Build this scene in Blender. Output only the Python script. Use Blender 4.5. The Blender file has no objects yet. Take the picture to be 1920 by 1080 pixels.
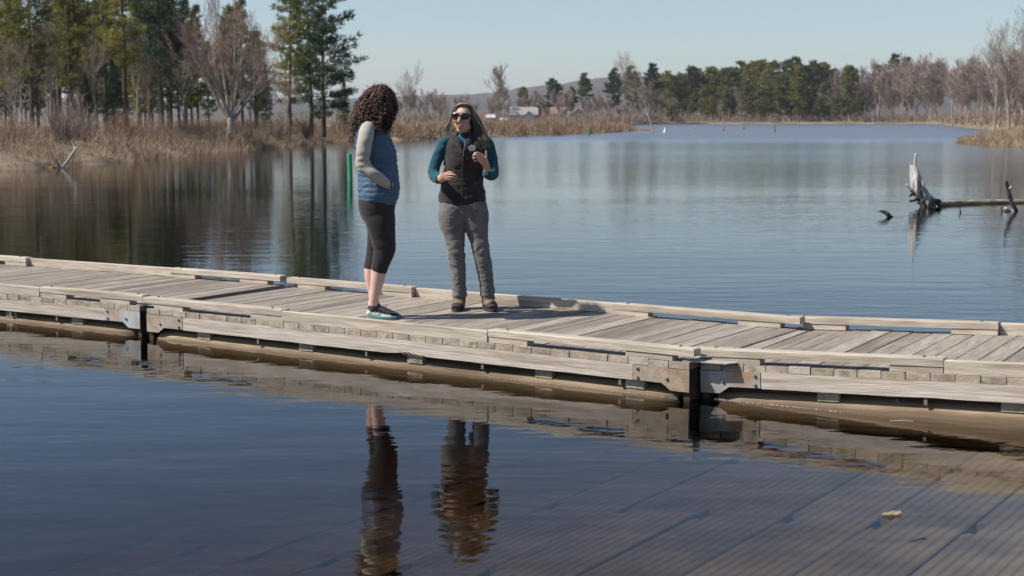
import bpy, bmesh, math, random
import numpy as np
from mathutils import Vector, Matrix, noise, Euler

rnd = random.Random(7)
S = bpy.context.scene
COL = S.collection
R = math.radians

# ------------------------------------------------------------------ camera, sky, sun, exposure
FPX = 2750.0            # focal length in photo pixels (1920 wide)
CAM_H = 1.84            # above the water
PITCH = math.atan((540 - 220) / FPX)
cd = bpy.data.cameras.new('camera'); cam = bpy.data.objects.new('camera', cd); COL.objects.link(cam)
cam.location = (0, 0, CAM_H); cam.rotation_euler = (math.pi / 2 - PITCH, 0, 0)
cd.sensor_width = 36; cd.lens = FPX / 1920 * 36; cd.clip_start = 0.5; cd.clip_end = 12000
cd.dof.use_dof = True; cd.dof.focus_distance = 12.0; cd.dof.aperture_fstop = 3.6
S.camera = cam

SUN_EL = R(46); SUN_DIR = Vector((-1.57, -0.30, 0)).normalized()      # towards the sun, on the ground
w = bpy.data.worlds.new('World'); S.world = w; w.use_nodes = True
nt = w.node_tree; nt.nodes.clear()
sky = nt.nodes.new('ShaderNodeTexSky'); sky.sky_type = 'NISHITA'; sky.sun_disc = False
sky.sun_elevation = SUN_EL
sky.sun_rotation = math.atan2(SUN_DIR.x, SUN_DIR.y)
sky.air_density = 0.92; sky.dust_density = 0.7; sky.ozone_density = 2.2; sky.altitude = 500
bg = nt.nodes.new('ShaderNodeBackground'); bg.inputs[1].default_value = 0.095
wo = nt.nodes.new('ShaderNodeOutputWorld')
nt.links.new(sky.outputs[0], bg.inputs[0]); nt.links.new(bg.outputs[0], wo.inputs[0])
sd = bpy.data.lights.new('sun', 'SUN'); sd.energy = 5.0; sd.angle = R(0.53); sd.color = (1.0, 0.95, 0.87)
sun = bpy.data.objects.new('sun', sd); COL.objects.link(sun)
sv = Vector((SUN_DIR.x * math.cos(SUN_EL), SUN_DIR.y * math.cos(SUN_EL), math.sin(SUN_EL)))
sun.rotation_euler = sv.to_track_quat('Z', 'Y').to_euler(); sun.location = sv * 50
vs = S.view_settings; vs.view_transform = 'Standard'; vs.look = 'None'; vs.gamma = 1.0; vs.exposure = 0.32; vs.use_curve_mapping = False
cy = S.cycles
cy.use_denoising = True; cy.max_bounces = 8; cy.transparent_max_bounces = 12; cy.volume_bounces = 0
cy.sample_clamp_indirect = 4.0; cy.caustics_reflective = False; cy.caustics_refractive = False
try: cy.denoiser = 'OPENIMAGEDENOISE'
except Exception: pass

# ------------------------------------------------------------------ measuring helpers (survey of the photograph -> metres)
def ray(px, py):
    u = (px - 960) / FPX; v = (540 - py) / FPX
    return Vector((u, math.cos(PITCH) + v * math.sin(PITCH), -math.sin(PITCH) + v * math.cos(PITCH)))
def atz(px, py, z):
    r = ray(px, py); return Vector((0, 0, CAM_H)) + r * ((z - CAM_H) / r.z)
def aty(px, py, Y):
    r = ray(px, py); return Vector((0, 0, CAM_H)) + r * (Y / r.y)

# ------------------------------------------------------------------ object helpers
def tag(o, label=None, cat=None, group=None, kind=None):
    if label: o['label'] = label
    if cat: o['category'] = cat
    if group: o['group'] = group
    if kind: o['kind'] = kind
    return o
def empty(name, loc, label=None, cat=None, group=None, rot=None):
    o = bpy.data.objects.new(name, None); COL.objects.link(o); o.location = loc
    o.empty_display_size = 0.2
    if rot is not None: o.rotation_euler = rot
    return tag(o, label, cat, group)
def link(name, me, parent=None, loc=(0, 0, 0), rot=(0, 0, 0)):
    o = bpy.data.objects.new(name, me); COL.objects.link(o)
    if parent is not None: o.parent = parent
    o.location = loc; o.rotation_euler = rot
    return o
def mesh(name, V, F, mats, idx=None, smooth=False, base=None):
    me = bpy.data.meshes.new(name)
    if base is not None:
        V = np.asarray(V, dtype=float).reshape(-1, 3) - np.array(base, dtype=float)
        V = V.tolist()
    me.from_pydata([tuple(v) for v in V], [], F)
    for m in (mats if isinstance(mats, (list, tuple)) else [mats]): me.materials.append(m)
    if idx is not None: me.polygons.foreach_set('material_index', idx)
    if smooth: me.polygons.foreach_set('use_smooth', [True] * len(me.polygons))
    me.update()
    return me
def copy_tree(o, parent=None):
    c = o.copy(); COL.objects.link(c); c.parent = parent
    for ch in list(o.children): copy_tree(ch, c)
    return c

class MB:
    def __init__(s): s.V = []; s.F = []; s.I = []
    def add(s, V, F, i=0):
        n = len(s.V); s.V += [tuple(v) for v in V]; s.F += [tuple(a + n for a in f) for f in F]; s.I += [i] * len(F)
    def box(s, x0, x1, y0, y1, z0, z1, i=0, ch=0.0):
        if ch <= 0:
            V = [(x0,y0,z0),(x1,y0,z0),(x1,y1,z0),(x0,y1,z0),(x0,y0,z1),(x1,y0,z1),(x1,y1,z1),(x0,y1,z1)]
            s.add(V, [(0,3,2,1),(4,5,6,7),(0,1,5,4),(1,2,6,5),(2,3,7,6),(3,0,4,7)], i)
        else:   # top edges chamfered
            c = ch
            V = [(x0,y0,z0),(x1,y0,z0),(x1,y1,z0),(x0,y1,z0),(x0,y0,z1-c),(x1,y0,z1-c),(x1,y1,z1-c),(x0,y1,z1-c),
                 (x0+c,y0+c,z1),(x1-c,y0+c,z1),(x1-c,y1-c,z1),(x0+c,y1-c,z1)]
            s.add(V, [(0,3,2,1),(0,1,5,4),(1,2,6,5),(2,3,7,6),(3,0,4,7),(4,5,9,8),(5,6,10,9),(6,7,11,10),(7,4,8,11),(8,9,10,11)], i)
    def tube(s, pts, rad, n=6, i=0, cap=True):
        pts = [Vector(p) for p in pts]; V = []; F = []; m = len(pts)
        a = None
        for k, p in enumerate(pts):
            t = (pts[min(k+1, m-1)] - pts[max(k-1, 0)])
            if t.length < 1e-9: t = Vector((0,0,1))
            t.normalize()
            if a is None:
                ref = Vector((0,1,0)) if abs(t.y) < .9 else Vector((1,0,0))
                a = t.cross(ref).normalized()
            else:
                a = (a - t * a.dot(t))
                a = a.normalized() if a.length > 1e-6 else t.orthogonal().normalized()
            b = t.cross(a); r = rad[k] if not isinstance(rad, (int, float)) else rad
            for j in range(n):
                an = 2 * math.pi * j / n
                V.append(p + a * (math.cos(an) * r) + b * (math.sin(an) * r))
        for k in range(m-1):
            for j in range(n):
                j2 = (j+1) % n
                F.append((k*n+j, k*n+j2, (k+1)*n+j2, (k+1)*n+j))
        if cap and n > 2: F.append(tuple(range(n-1, -1, -1))); F.append(tuple(range((m-1)*n, m*n)))
        s.add(V, F, i)
    def lathe(s, prof, n=14, i=0, c=(0,0,0)):
        V = []; F = []; m = len(prof)
        for r, z in prof:
            for j in range(n):
                an = 2*math.pi*j/n; V.append((c[0]+r*math.cos(an), c[1]+r*math.sin(an), c[2]+z))
        for k in range(m-1):
            for j in range(n):
                j2 = (j+1) % n; F.append((k*n+j, k*n+j2, (k+1)*n+j2, (k+1)*n+j))
        F.append(tuple(range(n-1,-1,-1))); F.append(tuple(range((m-1)*n, m*n)))
        s.add(V, F, i)
    def build(s, name, mats, parent=None, base=None, smooth=False, loc=(0,0,0), rot=(0,0,0)):
        return link(name, mesh(name, s.V, s.F, mats, s.I, smooth, base), parent, loc, rot)

# ------------------------------------------------------------------ materials
def newmat(name):
    m = bpy.data.materials.new(name); m.use_nodes = True; t = m.node_tree
    return m, t, t.nodes['Principled BSDF']
def N(t, typ, **kw):
    n = t.nodes.new(typ)
    for k, v in kw.items():
        if k in n.inputs.keys(): n.inputs[k].default_value = v
        else: setattr(n, k, v)
    return n
def mat(name, c1, c2=None, rough=.8, scale=8, stretch=(1,1,1), detail=5, bump=0, bscale=None, rand=0, spec=.3, metal=0, c3=None, s3=2, t3=(.55,.7), contrast=(.35,.65), coat=0, sheen=0, bdist=.01):
    m, t, p = newmat(name); L = t.links.new
    p.inputs['Roughness'].default_value = rough; p.inputs['Specular IOR Level'].default_value = spec
    p.inputs['Metallic'].default_value = metal
    if sheen: p.inputs['Sheen Weight'].default_value = sheen
    c1 = (*c1, 1); c2 = (*c2, 1) if c2 else c1
    tc = N(t, 'ShaderNodeTexCoord'); mp = N(t, 'ShaderNodeMapping'); mp.inputs['Scale'].default_value = stretch
    oi = N(t, 'ShaderNodeObjectInfo')
    ad = N(t, 'ShaderNodeVectorMath', operation='ADD'); mu = N(t, 'ShaderNodeVectorMath', operation='SCALE')
    L(tc.outputs['Object'], mp.inputs[0])
    cmb = N(t, 'ShaderNodeCombineXYZ')
    for k in range(3): L(oi.outputs['Random'], cmb.inputs[k])
    L(cmb.outputs[0], mu.inputs[0]); mu.inputs['Scale'].default_value = 37.0
    L(mp.outputs[0], ad.inputs[0]); L(mu.outputs[0], ad.inputs[1])
    nz = N(t, 'ShaderNodeTexNoise', Scale=scale, Detail=detail, Roughness=.6); L(ad.outputs[0], nz.inputs['Vector'])
    rp = N(t, 'ShaderNodeValToRGB'); rp.color_ramp.elements[0].position = contrast[0]; rp.color_ramp.elements[1].position = contrast[1]
    rp.color_ramp.elements[0].color = c1; rp.color_ramp.elements[1].color = c2
    L(nz.outputs['Fac'], rp.inputs[0]); out = rp.outputs[0]
    if c3:
        n3 = N(t, 'ShaderNodeTexNoise', Scale=s3, Detail=4); L(ad.outputs[0], n3.inputs['Vector'])
        r3 = N(t, 'ShaderNodeMapRange'); r3.inputs[1].default_value = t3[0]; r3.inputs[2].default_value = t3[1]; L(n3.outputs['Fac'], r3.inputs[0])
        mx = N(t, 'ShaderNodeMix', data_type='RGBA'); L(r3.outputs[0], mx.inputs[0]); L(out, mx.inputs[6]); mx.inputs[7].default_value = (*c3, 1); out = mx.outputs[2]
    if rand:
        hv = N(t, 'ShaderNodeHueSaturation'); mr = N(t, 'ShaderNodeMapRange'); mr.inputs[3].default_value = 1-rand; mr.inputs[4].default_value = 1+rand
        L(oi.outputs['Random'], mr.inputs[0]); L(mr.outputs[0], hv.inputs['Value']); L(out, hv.inputs['Color']); out = hv.outputs[0]
    L(out, p.inputs['Base Color'])
    if bump:
        nb = N(t, 'ShaderNodeTexNoise', Scale=bscale or scale*3, Detail=4); L(ad.outputs[0], nb.inputs['Vector'])
        b = N(t, 'ShaderNodeBump', Strength=bump, Distance=bdist); L(nb.outputs['Fac'], b.inputs['Height']); L(b.outputs[0], p.inputs['Normal'])
    return m

# weathered timber: u (x) is the long way of each piece unless said otherwise
M = {}
M['deck'] = mat('deck_wood', (.222,.187,.153), (.368,.318,.264), .85, 9, (6,.45,6), 8, .5, 22, .21, c3=(.165,.137,.11), s3=1.3, t3=(.47,.75))
M['rail'] = mat('rail_wood', (.37,.31,.245), (.55,.475,.39), .8, 7, (.5,6,6), 8, .35, 20, .08, c3=(.27,.215,.16), s3=2.6, t3=(.52,.72))
M['skirt'] = mat('skirt_wood', (.39,.335,.275), (.59,.52,.455), .8, 7, (.45,6,8), 8, .4, 16, .06, c3=(.29,.215,.145), s3=2.0, t3=(.52,.72))
M['float'] = mat('float_wood', (.17,.115,.065), (.36,.27,.17), .7, 4, (.4,4,5), 8, .5, 12, .05, c3=(.10,.065,.04), s3=2, t3=(.52,.7))
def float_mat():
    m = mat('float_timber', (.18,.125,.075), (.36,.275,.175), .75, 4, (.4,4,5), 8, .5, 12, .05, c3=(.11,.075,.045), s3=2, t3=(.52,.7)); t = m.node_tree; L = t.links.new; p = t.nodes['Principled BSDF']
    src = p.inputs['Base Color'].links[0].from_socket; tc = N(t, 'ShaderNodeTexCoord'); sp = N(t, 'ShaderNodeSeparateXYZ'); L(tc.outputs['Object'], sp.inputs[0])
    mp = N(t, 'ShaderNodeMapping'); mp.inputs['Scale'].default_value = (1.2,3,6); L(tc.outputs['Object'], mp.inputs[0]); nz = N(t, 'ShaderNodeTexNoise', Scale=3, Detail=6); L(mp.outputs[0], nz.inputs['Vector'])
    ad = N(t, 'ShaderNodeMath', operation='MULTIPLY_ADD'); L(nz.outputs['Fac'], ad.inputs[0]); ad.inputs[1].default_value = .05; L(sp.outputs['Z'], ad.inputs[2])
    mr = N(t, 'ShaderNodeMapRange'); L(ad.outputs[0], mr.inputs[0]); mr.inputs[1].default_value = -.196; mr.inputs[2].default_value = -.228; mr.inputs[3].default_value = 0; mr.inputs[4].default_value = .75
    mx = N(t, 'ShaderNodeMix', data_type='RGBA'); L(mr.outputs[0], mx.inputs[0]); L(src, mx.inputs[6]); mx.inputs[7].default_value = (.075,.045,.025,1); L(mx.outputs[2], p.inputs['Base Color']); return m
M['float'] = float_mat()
M['endgrain'] = mat('spacer_wood', (.27,.22,.165), (.46,.39,.31), .85, 14, (1,1,1), 6, .4, 40, .15, c3=(.20,.17,.10), s3=9, t3=(.55,.7))
M['dark'] = mat('shade_dark_timber', (.035,.028,.022), (.07,.055,.04), .9, 5)  # colour carries the shade of the dock's underside
M['steel'] = mat('galvanised_steel', (.26,.28,.29), (.40,.40,.38), .55, 9, (1,1,1), 6, .15, 30, .1, spec=.5, c3=(.34,.21,.12), s3=5, t3=(.5,.68))
M['rust'] = mat('rusted_steel', (.26,.17,.11), (.36,.29,.22), .75, 12, (1,1,1), 6, .3, 40, .1, c3=(.33,.32,.29), s3=4, t3=(.42,.62))
M['bolt'] = mat('bolt_steel', (.12,.10,.09), (.25,.2,.16), .6, 40)
M['plate'] = mat('grey_plate', (.33,.32,.31), (.42,.40,.38), .6, 12)
M['black'] = mat('black_rubber', (.012,.012,.012), None, .8)

# water: fresnel mirror over clear brown water with depth absorption; wind roughens the open lake
def water_mat():
    m = bpy.data.materials.new('lake_water'); m.use_nodes = True; t = m.node_tree; t.nodes.clear(); L = t.links.new
    out = N(t, 'ShaderNodeOutputMaterial'); geo = N(t, 'ShaderNodeNewGeometry'); sep = N(t, 'ShaderNodeSeparateXYZ'); L(geo.outputs['Position'], sep.inputs[0])
    def nz(sc, st, det=3):
        mp = N(t, 'ShaderNodeMapping'); mp.inputs['Scale'].default_value = st; L(geo.outputs['Position'], mp.inputs[0])
        n = N(t, 'ShaderNodeTexNoise', Scale=sc, Detail=det); L(mp.outputs[0], n.inputs['Vector']); return n.outputs['Fac']
    def mth(op, a, b=None, c=None):
        n = N(t, 'ShaderNodeMath', operation=op)
        for k, v in enumerate((a, b, c)):
            if v is None: continue
            if isinstance(v, (int, float)): n.inputs[k].default_value = v
            else: L(v, n.inputs[k])
        return n.outputs[0]
    def mr(v, a, b, c, d):
        n = N(t, 'ShaderNodeMapRange', interpolation_type='SMOOTHSTEP'); L(v, n.inputs[0])
        for k, q in enumerate((a, b, c, d)): n.inputs[k+1].default_value = q
        return n.outputs[0]
    # ripples: metres of height
    h1 = mth('MULTIPLY', nz(1.0, (.9, 2.6, 1), 2), mr(sep.outputs['Y'], 13, 30, .0075, .0042))
    h2 = mth('MULTIPLY', nz(1.0, (4.5, 11, 1), 2), .0019)
    h3 = mth('MULTIPLY', nz(1.0, (.16, .5, 1), 2), .008)
    # breeze: patches and an open-lake band beyond the spit
    patch = mr(nz(1.0, (.012, .06, 1), 3), .40, .66, .55, 1.5)
    hh = mth('MULTIPLY', mth('ADD', mth('ADD', h1, h2), h3), patch)
    far = mr(sep.outputs['Y'], 70, 150, 0, 1)
    bump = N(t, 'ShaderNodeBump', Strength=1.0, Distance=1.0); L(hh, bump.inputs['Height'])
    wob = mth('ADD', sep.outputs['Y'], mth('MULTIPLY', nz(1.0, (.02, .02, 1), 2), 40))
    band = mr(wob, 118, 165, 0, 1)
    left = mr(sep.outputs['X'], -40, 10, 0, 1)
    band = mth('MULTIPLY', band, left)
    calm = mth('MULTIPLY', mr(sep.outputs['Y'], 22, 75, 0, .07), mr(sep.outputs['X'], -14, 0, .2, 1))
    rough = mth('ADD', mth('ADD', mth('MULTIPLY', band, .17), calm), mr(sep.outputs['Y'], 10, 80, .010, .06))
    gl = N(t, 'ShaderNodeBsdfGlossy'); gl.inputs['Color'].default_value = (1,1,1,1); L(rough, gl.inputs['Roughness']); L(bump.outputs[0], gl.inputs['Normal'])
    tr = N(t, 'ShaderNodeBsdfTransparent'); tr.inputs[0].default_value = (.93,.93,.92,1)
    fr = N(t, 'ShaderNodeFresnel', IOR=1.333); L(bump.outputs[0], fr.inputs['Normal'])
    frb = mth('MULTIPLY', fr.outputs[0], mth('SUBTRACT', 1.0, mth('MULTIPLY', band, .33)))
    mx = N(t, 'ShaderNodeMixShader'); L(frb, mx.inputs[0]); L(tr.outputs[0], mx.inputs[1]); L(gl.outputs[0], mx.inputs[2])
    L(mx.outputs[0], out.inputs['Surface'])
    va = N(t, 'ShaderNodeVolumeAbsorption'); va.inputs['Color'].default_value = (.60,.50,.36,1); va.inputs['Density'].default_value = 2.5
    L(va.outputs[0], out.inputs['Volume'])
    return m
M['water'] = water_mat()
M['bed'] = mat('lake_bed_mud', (.03,.025,.018), (.06,.048,.033), .95, .8)
M['ramp'] = mat('ramp_concrete', (.17,.14,.10), (.25,.21,.155), .9, 3, (1,1,1), 6, .3, 25, .10, c3=(.09,.072,.045), s3=1.6, t3=(.45,.75))
M['bank'] = mat('bank_earth', (.15,.11,.075), (.26,.195,.13), .95, .6, (1,1,1), 7, .6, 3, c3=(.06,.045,.03), s3=.25)
M['sand'] = mat('sand', (.14,.10,.07), (.38,.30,.22), .95, .16, (1,1,1), 6)
M['hill'] = mat('hill_woods', (.045,.035,.032), (.115,.08,.07), .95, .012, (1,1,1.6), 8, .8, .05, c3=(.03,.045,.028), s3=.006, t3=(.5,.62), bdist=6)
M['bark_pine'] = mat('pine_bark', (.05,.037,.029), (.125,.092,.07), .95, 3, (6,6,1), 5, .5, 12, .15)
M['bark_grey'] = mat('grey_bark', (.22,.185,.155), (.38,.33,.285), .9, 2, (5,5,1), 5, .3, 12, .12)
M['bark_dark'] = mat('wet_dark_bark', (.03,.025,.022), (.07,.058,.05), .9, 2)
M['twig'] = mat('bare_twig', (.23,.175,.145), (.38,.295,.245), .9, .6, rand=.15)
M['twig_red'] = mat('budding_twig', (.25,.165,.125), (.37,.255,.20), .9, .6, rand=.15)
def leafmat(name, c1, c2, rand=.2, sc=.5):
    m = mat(name, c1, c2, .65, sc, rand=rand, spec=.25, contrast=(.3,.7), detail=3); t = m.node_tree; p = t.nodes['Principled BSDF']
    src = p.inputs['Base Color'].links[0].from_socket; tl = N(t, 'ShaderNodeBsdfTranslucent'); t.links.new(src, tl.inputs[0]); mx = N(t, 'ShaderNodeMixShader'); mx.inputs[0].default_value = .4
    t.links.new(p.outputs[0], mx.inputs[1]); t.links.new(tl.outputs[0], mx.inputs[2]); t.links.new(mx.outputs[0], t.nodes['Material Output'].inputs['Surface'])
    return m
M['pine'] = leafmat('pine_needles', (.06,.10,.04), (.155,.175,.058))
M['pine_sunlit_yellow'] = leafmat('pine_needles_sunlit_yellow', (.135,.14,.036), (.32,.275,.065))  # yellower needles, with sunlit highlights put into the colour
M['pine_dark'] = leafmat('pine_needles_dark', (.026,.055,.036), (.06,.095,.05))
M['brush1'] = mat('brush_tan', (.30,.215,.135), (.46,.345,.225), .9, .4)
M['brush2'] = mat('brush_brown', (.17,.118,.082), (.28,.20,.14), .9, .4)
M['brush3'] = mat('brush_russet', (.19,.10,.065), (.27,.155,.095), .9, .4)
M['brush4'] = mat('reed_straw', (.38,.29,.17), (.50,.39,.25), .9, .4)

# ------------------------------------------------------------------ setting: lake, bed, banks, hills
def grid_mesh(name, xs, ys, zf, m):
    V = [(x, y, zf(x, y)) for y in ys for x in xs]; n = len(xs); F = []
    for j in range(len(ys)-1):
        for i in range(n-1): F.append((j*n+i, j*n+i+1, (j+1)*n+i+1, (j+1)*n+i))
    return link(name, mesh(name, V, F, m, smooth=True))
tag(grid_mesh('lake_bed', [-5000,-1000,0,1000,5000], [-60,100,1000,9000], lambda x, y: -3.6, M['bed']), kind='structure')
mb = MB(); mb.box(-4800, 4800, -40, 1500, -3.4, 0)
tag(mb.build('lake_water', M['water']), kind='structure')

def inset(poly, d):
    n = len(poly); out = []
    for k in range(n):
        p0 = Vector(poly[k-1]).xy; p1 = Vector(poly[k]).xy; p2 = Vector(poly[(k+1) % n]).xy
        e1 = (p1-p0).normalized(); e2 = (p2-p1).normalized(); nrm = (Vector((-e1.y, e1.x)) + Vector((-e2.y, e2.x)))
        nrm = nrm.normalized() if nrm.length > 1e-6 else Vector((-e1.y, e1.x))
        out.append(p1 + nrm * d)
    return out
def densify(poly, step, jit):
    out = []
    for k in range(len(poly)):
        a = Vector(poly[k]); b = Vector(poly[(k+1) % len(poly)]); n = max(1, int((b-a).length / step))
        n = min(n, 60)
        for i in range(n):
            p = a.lerp(b, i/n); p = p + Vector((noise.noise(Vector((p.x*.15, p.y*.15, 3))), noise.noise(Vector((p.x*.15, p.y*.15, 9))))) * jit
            out.append(p)
    return out
def bank(name, poly, prof, m, step=3, jit=1.2):
    """poly runs counter-clockwise; prof = list of (inset, z)"""
    poly = densify([Vector((p[0], p[1])) for p in poly], step, jit); n = len(poly); V = []; F = []
    for d, z in prof:
        for q in inset(poly, d):
            V.append((q.x, q.y, z + (noise.noise(Vector((q.x*.2, q.y*.2, 1)))*.12*min(1, max(0, d)/3) if d > 0 else 0)))
    for r in range(len(prof)-1):
        for k in range(n):
            k2 = (k+1) % n; F.append((r*n+k, r*n+k2, (r+1)*n+k2, (r+1)*n+k))
    F.append(tuple((len(prof)-1)*n + k for k in range(n)))
    return tag(link(name, mesh(name, V, F, m)), kind='structure')
def shore(pts): return [atz(px, py, 0).xy for px, py in pts]
LEFT_SHORE = shore([(-260,330),(-120,323),(0,317),(60,316),(130,312),(200,305),(300,297),(400,286),(470,282),(540,275),(610,268),(660,263),(690,261)])
left_poly = [tuple(p) for p in LEFT_SHORE] + [(-14,140),(-20,158),(-34,165),(-80,160),(-120,130),(-90,70)]
PROF = [(-2.5,-1.2),(0,-.02),(.5,.18),(2.5,.5),(6,.9)]
bank('left_bank', left_poly, PROF, M['bank'])
SPIT = shore([(665,262.5),(700,263.5),(760,264),(830,261),(950,257),(1050,254),(1130,250),(1195,246)])
spit_poly = [tuple(p) for p in SPIT] + [(20,205),(16,222),(-5,230),(-40,220),(-36,150)]
bank('spit_bank', spit_poly, [(-2.5,-1),(0,-.02),(.6,.15),(3,.35),(6,.5)], M['bank'])
RIGHT = shore([(1800,268),(1830,272),(1900,275),(2000,277),(2150,279)])
right_poly = [tuple(p) for p in RIGHT] + [(60,120),(58,135),(46,140),(38.5,124)]
bank('right_bank', right_poly, [(-2,-1),(0,-.02),(.5,.12),(2,.35),(4,.5)], M['bank'], 2, .8)
FARY = 415
FARK = [(-2500,430),(-300,430),(400,400),(700,390),(900,360),(1180,355),(1215,385),(1240,415),(1500,418),(1740,412),(1775,330),(1800,262),(1835,228),(1900,190),(2100,175),(3500,160)]
def shore_y(px): return float(np.interp(px, [q[0] for q in FARK], [q[1] for q in FARK]))
def far_land():
    """one strip per photo column: waterline distance, then rising gently away from the lake"""
    k = FARK
    nx = 300; prof = [(-3,-1),(0,-.02),(2,.3),(6,.7),(20,1.1),(60,1.4),(200,1.6),(600,1.8)]; V = []; F = []
    for d, z in prof:
        for i in range(nx):
            px = -2500 + 6000*i/(nx-1); Y = np.interp(px, [q[0] for q in k], [q[1] for q in k]) + noise.noise(Vector((px*.01, 0, 0)))*3 + d
            x = (px-960)/FPX*Y; V.append((x, Y, z + (noise.noise(Vector((x*.05, Y*.05, 0)))*.3 if d > 3 else 0)))
    for j in range(len(prof)-1):
        for i in range(nx-1): F.append((j*nx+i, j*nx+i+1, (j+1)*nx+i+1, (j+1)*nx+i))
    tag(link('far_shore', mesh('far_shore', V, F, M['bank'], smooth=True)), kind='structure')
    V = []; F = []; nx = 60
    for d, z in [(-1.5,-.3),(-.8,.02),(1.5,.22),(5,.5)]:
        for i in range(nx):
            px = 1236 + 400*i/(nx-1); Y = np.interp(px, [q[0] for q in k], [q[1] for q in k]) + noise.noise(Vector((px*.01, 0, 0)))*3 + d
            V.append(((px-960)/FPX*Y, Y, z))
    for j in range(3):
        for i in range(nx-1): F.append((j*nx+i, j*nx+i+1, (j+1)*nx+i+1, (j+1)*nx+i))
    tag(link('sand_beach', mesh('sand_beach', V, F, M['sand'], smooth=True)), kind='structure')
far_land()
tag(grid_mesh('valley_floor', [-4000,-1000,0,1000,4000], [560,1500,3000,5000], lambda x, y: .9 if y > 600 else .5, M['bank']), kind='structure')
def hill_z(px, y):   # skyline height in photo rows
    k = [(-1500,196),(0,190),(400,188),(700,183),(800,181),(900,177),(960,167),(1000,161),(1050,156),(1100,148),(1150,143),(1250,141),(1400,140),(1550,150),(1900,160),(3500,185)]
    return np.interp(px, [a for a, b in k], [b for a, b in k])
def hills():
    V = []; F = []; nx = 420; rows = [(1900,0),(2050,.35),(2250,.7),(2500,1.0),(2900,.7),(3400,0)]
    for Y, f in rows:
        for i in range(nx):
            px = -1500 + 5000*i/(nx-1); x = (px-960)/FPX*2500 * (Y/2500)**.3
            top = aty(px, hill_z(px, Y), 2500).z
            nzv = noise.noise(Vector((x*.004, Y*.004, 2)))*7 + noise.noise(Vector((x*.05, Y*.01, 5)))*2.2 + rnd.uniform(-.7,.9)
            V.append((x, Y, .5 + max(0, (top-1) * f + (nzv*f if f else 0))))
    for j in range(len(rows)-1):
        for i in range(nx-1): F.append((j*nx+i, j*nx+i+1, (j+1)*nx+i+1, (j+1)*nx+i))
    tag(link('hills', mesh('hills', V, F, M['hill'], smooth=True)), kind='structure')
hills()

# ------------------------------------------------------------------ submerged boat ramp: ribbed concrete planks
def ramp():
    a = R(-33.2); u = Vector((math.cos(a), math.sin(a), 0)); v = Vector((-u.y, u.x, 0))
    o0 = Vector((1.0, 7.6, -.25)); slope = .10
    root = empty('boat_ramp', o0, 'submerged concrete boat ramp of ribbed planks under the near water', 'boat ramp', rot=(0, -math.atan(-slope)*1.0, a))
    # rising along +u: rotate about local y by negative angle
    root.rotation_euler = Euler((0, -math.atan(slope), a))
    W = .46; n = 8; Ln = 1.393
    V = []; F = []
    def strip(prof, y0, y1):
        o = len(V); q = len(prof); V.extend([(x, y0, z) for x, z in prof] + [(x, y1, z) for x, z in prof])
        xa, xb = prof[0][0], prof[-1][0]; V.extend([(xa,y0,-.12),(xb,y0,-.12),(xa,y1,-.12),(xb,y1,-.12)]); b = o+2*q
        for k in range(q-1): F.append((o+k, o+k+1, o+q+k+1, o+q+k))
        F.extend([(b, b+1)+tuple(range(o+q-1,o-1,-1)), (b+3, b+2)+tuple(range(o+q, o+2*q)), (o, o+q, b+2, b), (b+1, b+3, o+2*q-1, o+q-1)])
    def ribs(k0, k1):
        pr = []
        for k in range(k0, k1):
            x = k*W/n; pr += [(x, -.006), (x+.014, -.006), (x+.024, 0), (x+W/n-.012, 0)]
        return pr + [(k1*W/n, -.006)]
    strip(ribs(0, 1), .10, Ln-.10); strip(ribs(1, n), 0, Ln)
    me = mesh('ramp_plank', V, F, M['ramp'])
    for i in range(-17, 5):
        for j in range(-3, 4):
            link('ramp_plank', me, root, (i*.475 + rnd.uniform(-.006,.006), j*1.40 + rnd.uniform(-.01,.01), rnd.uniform(-.006,.006)), (rnd.uniform(-.004,.004), rnd.uniform(-.006,.006), rnd.uniform(-.004,.004)))
ramp()

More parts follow.
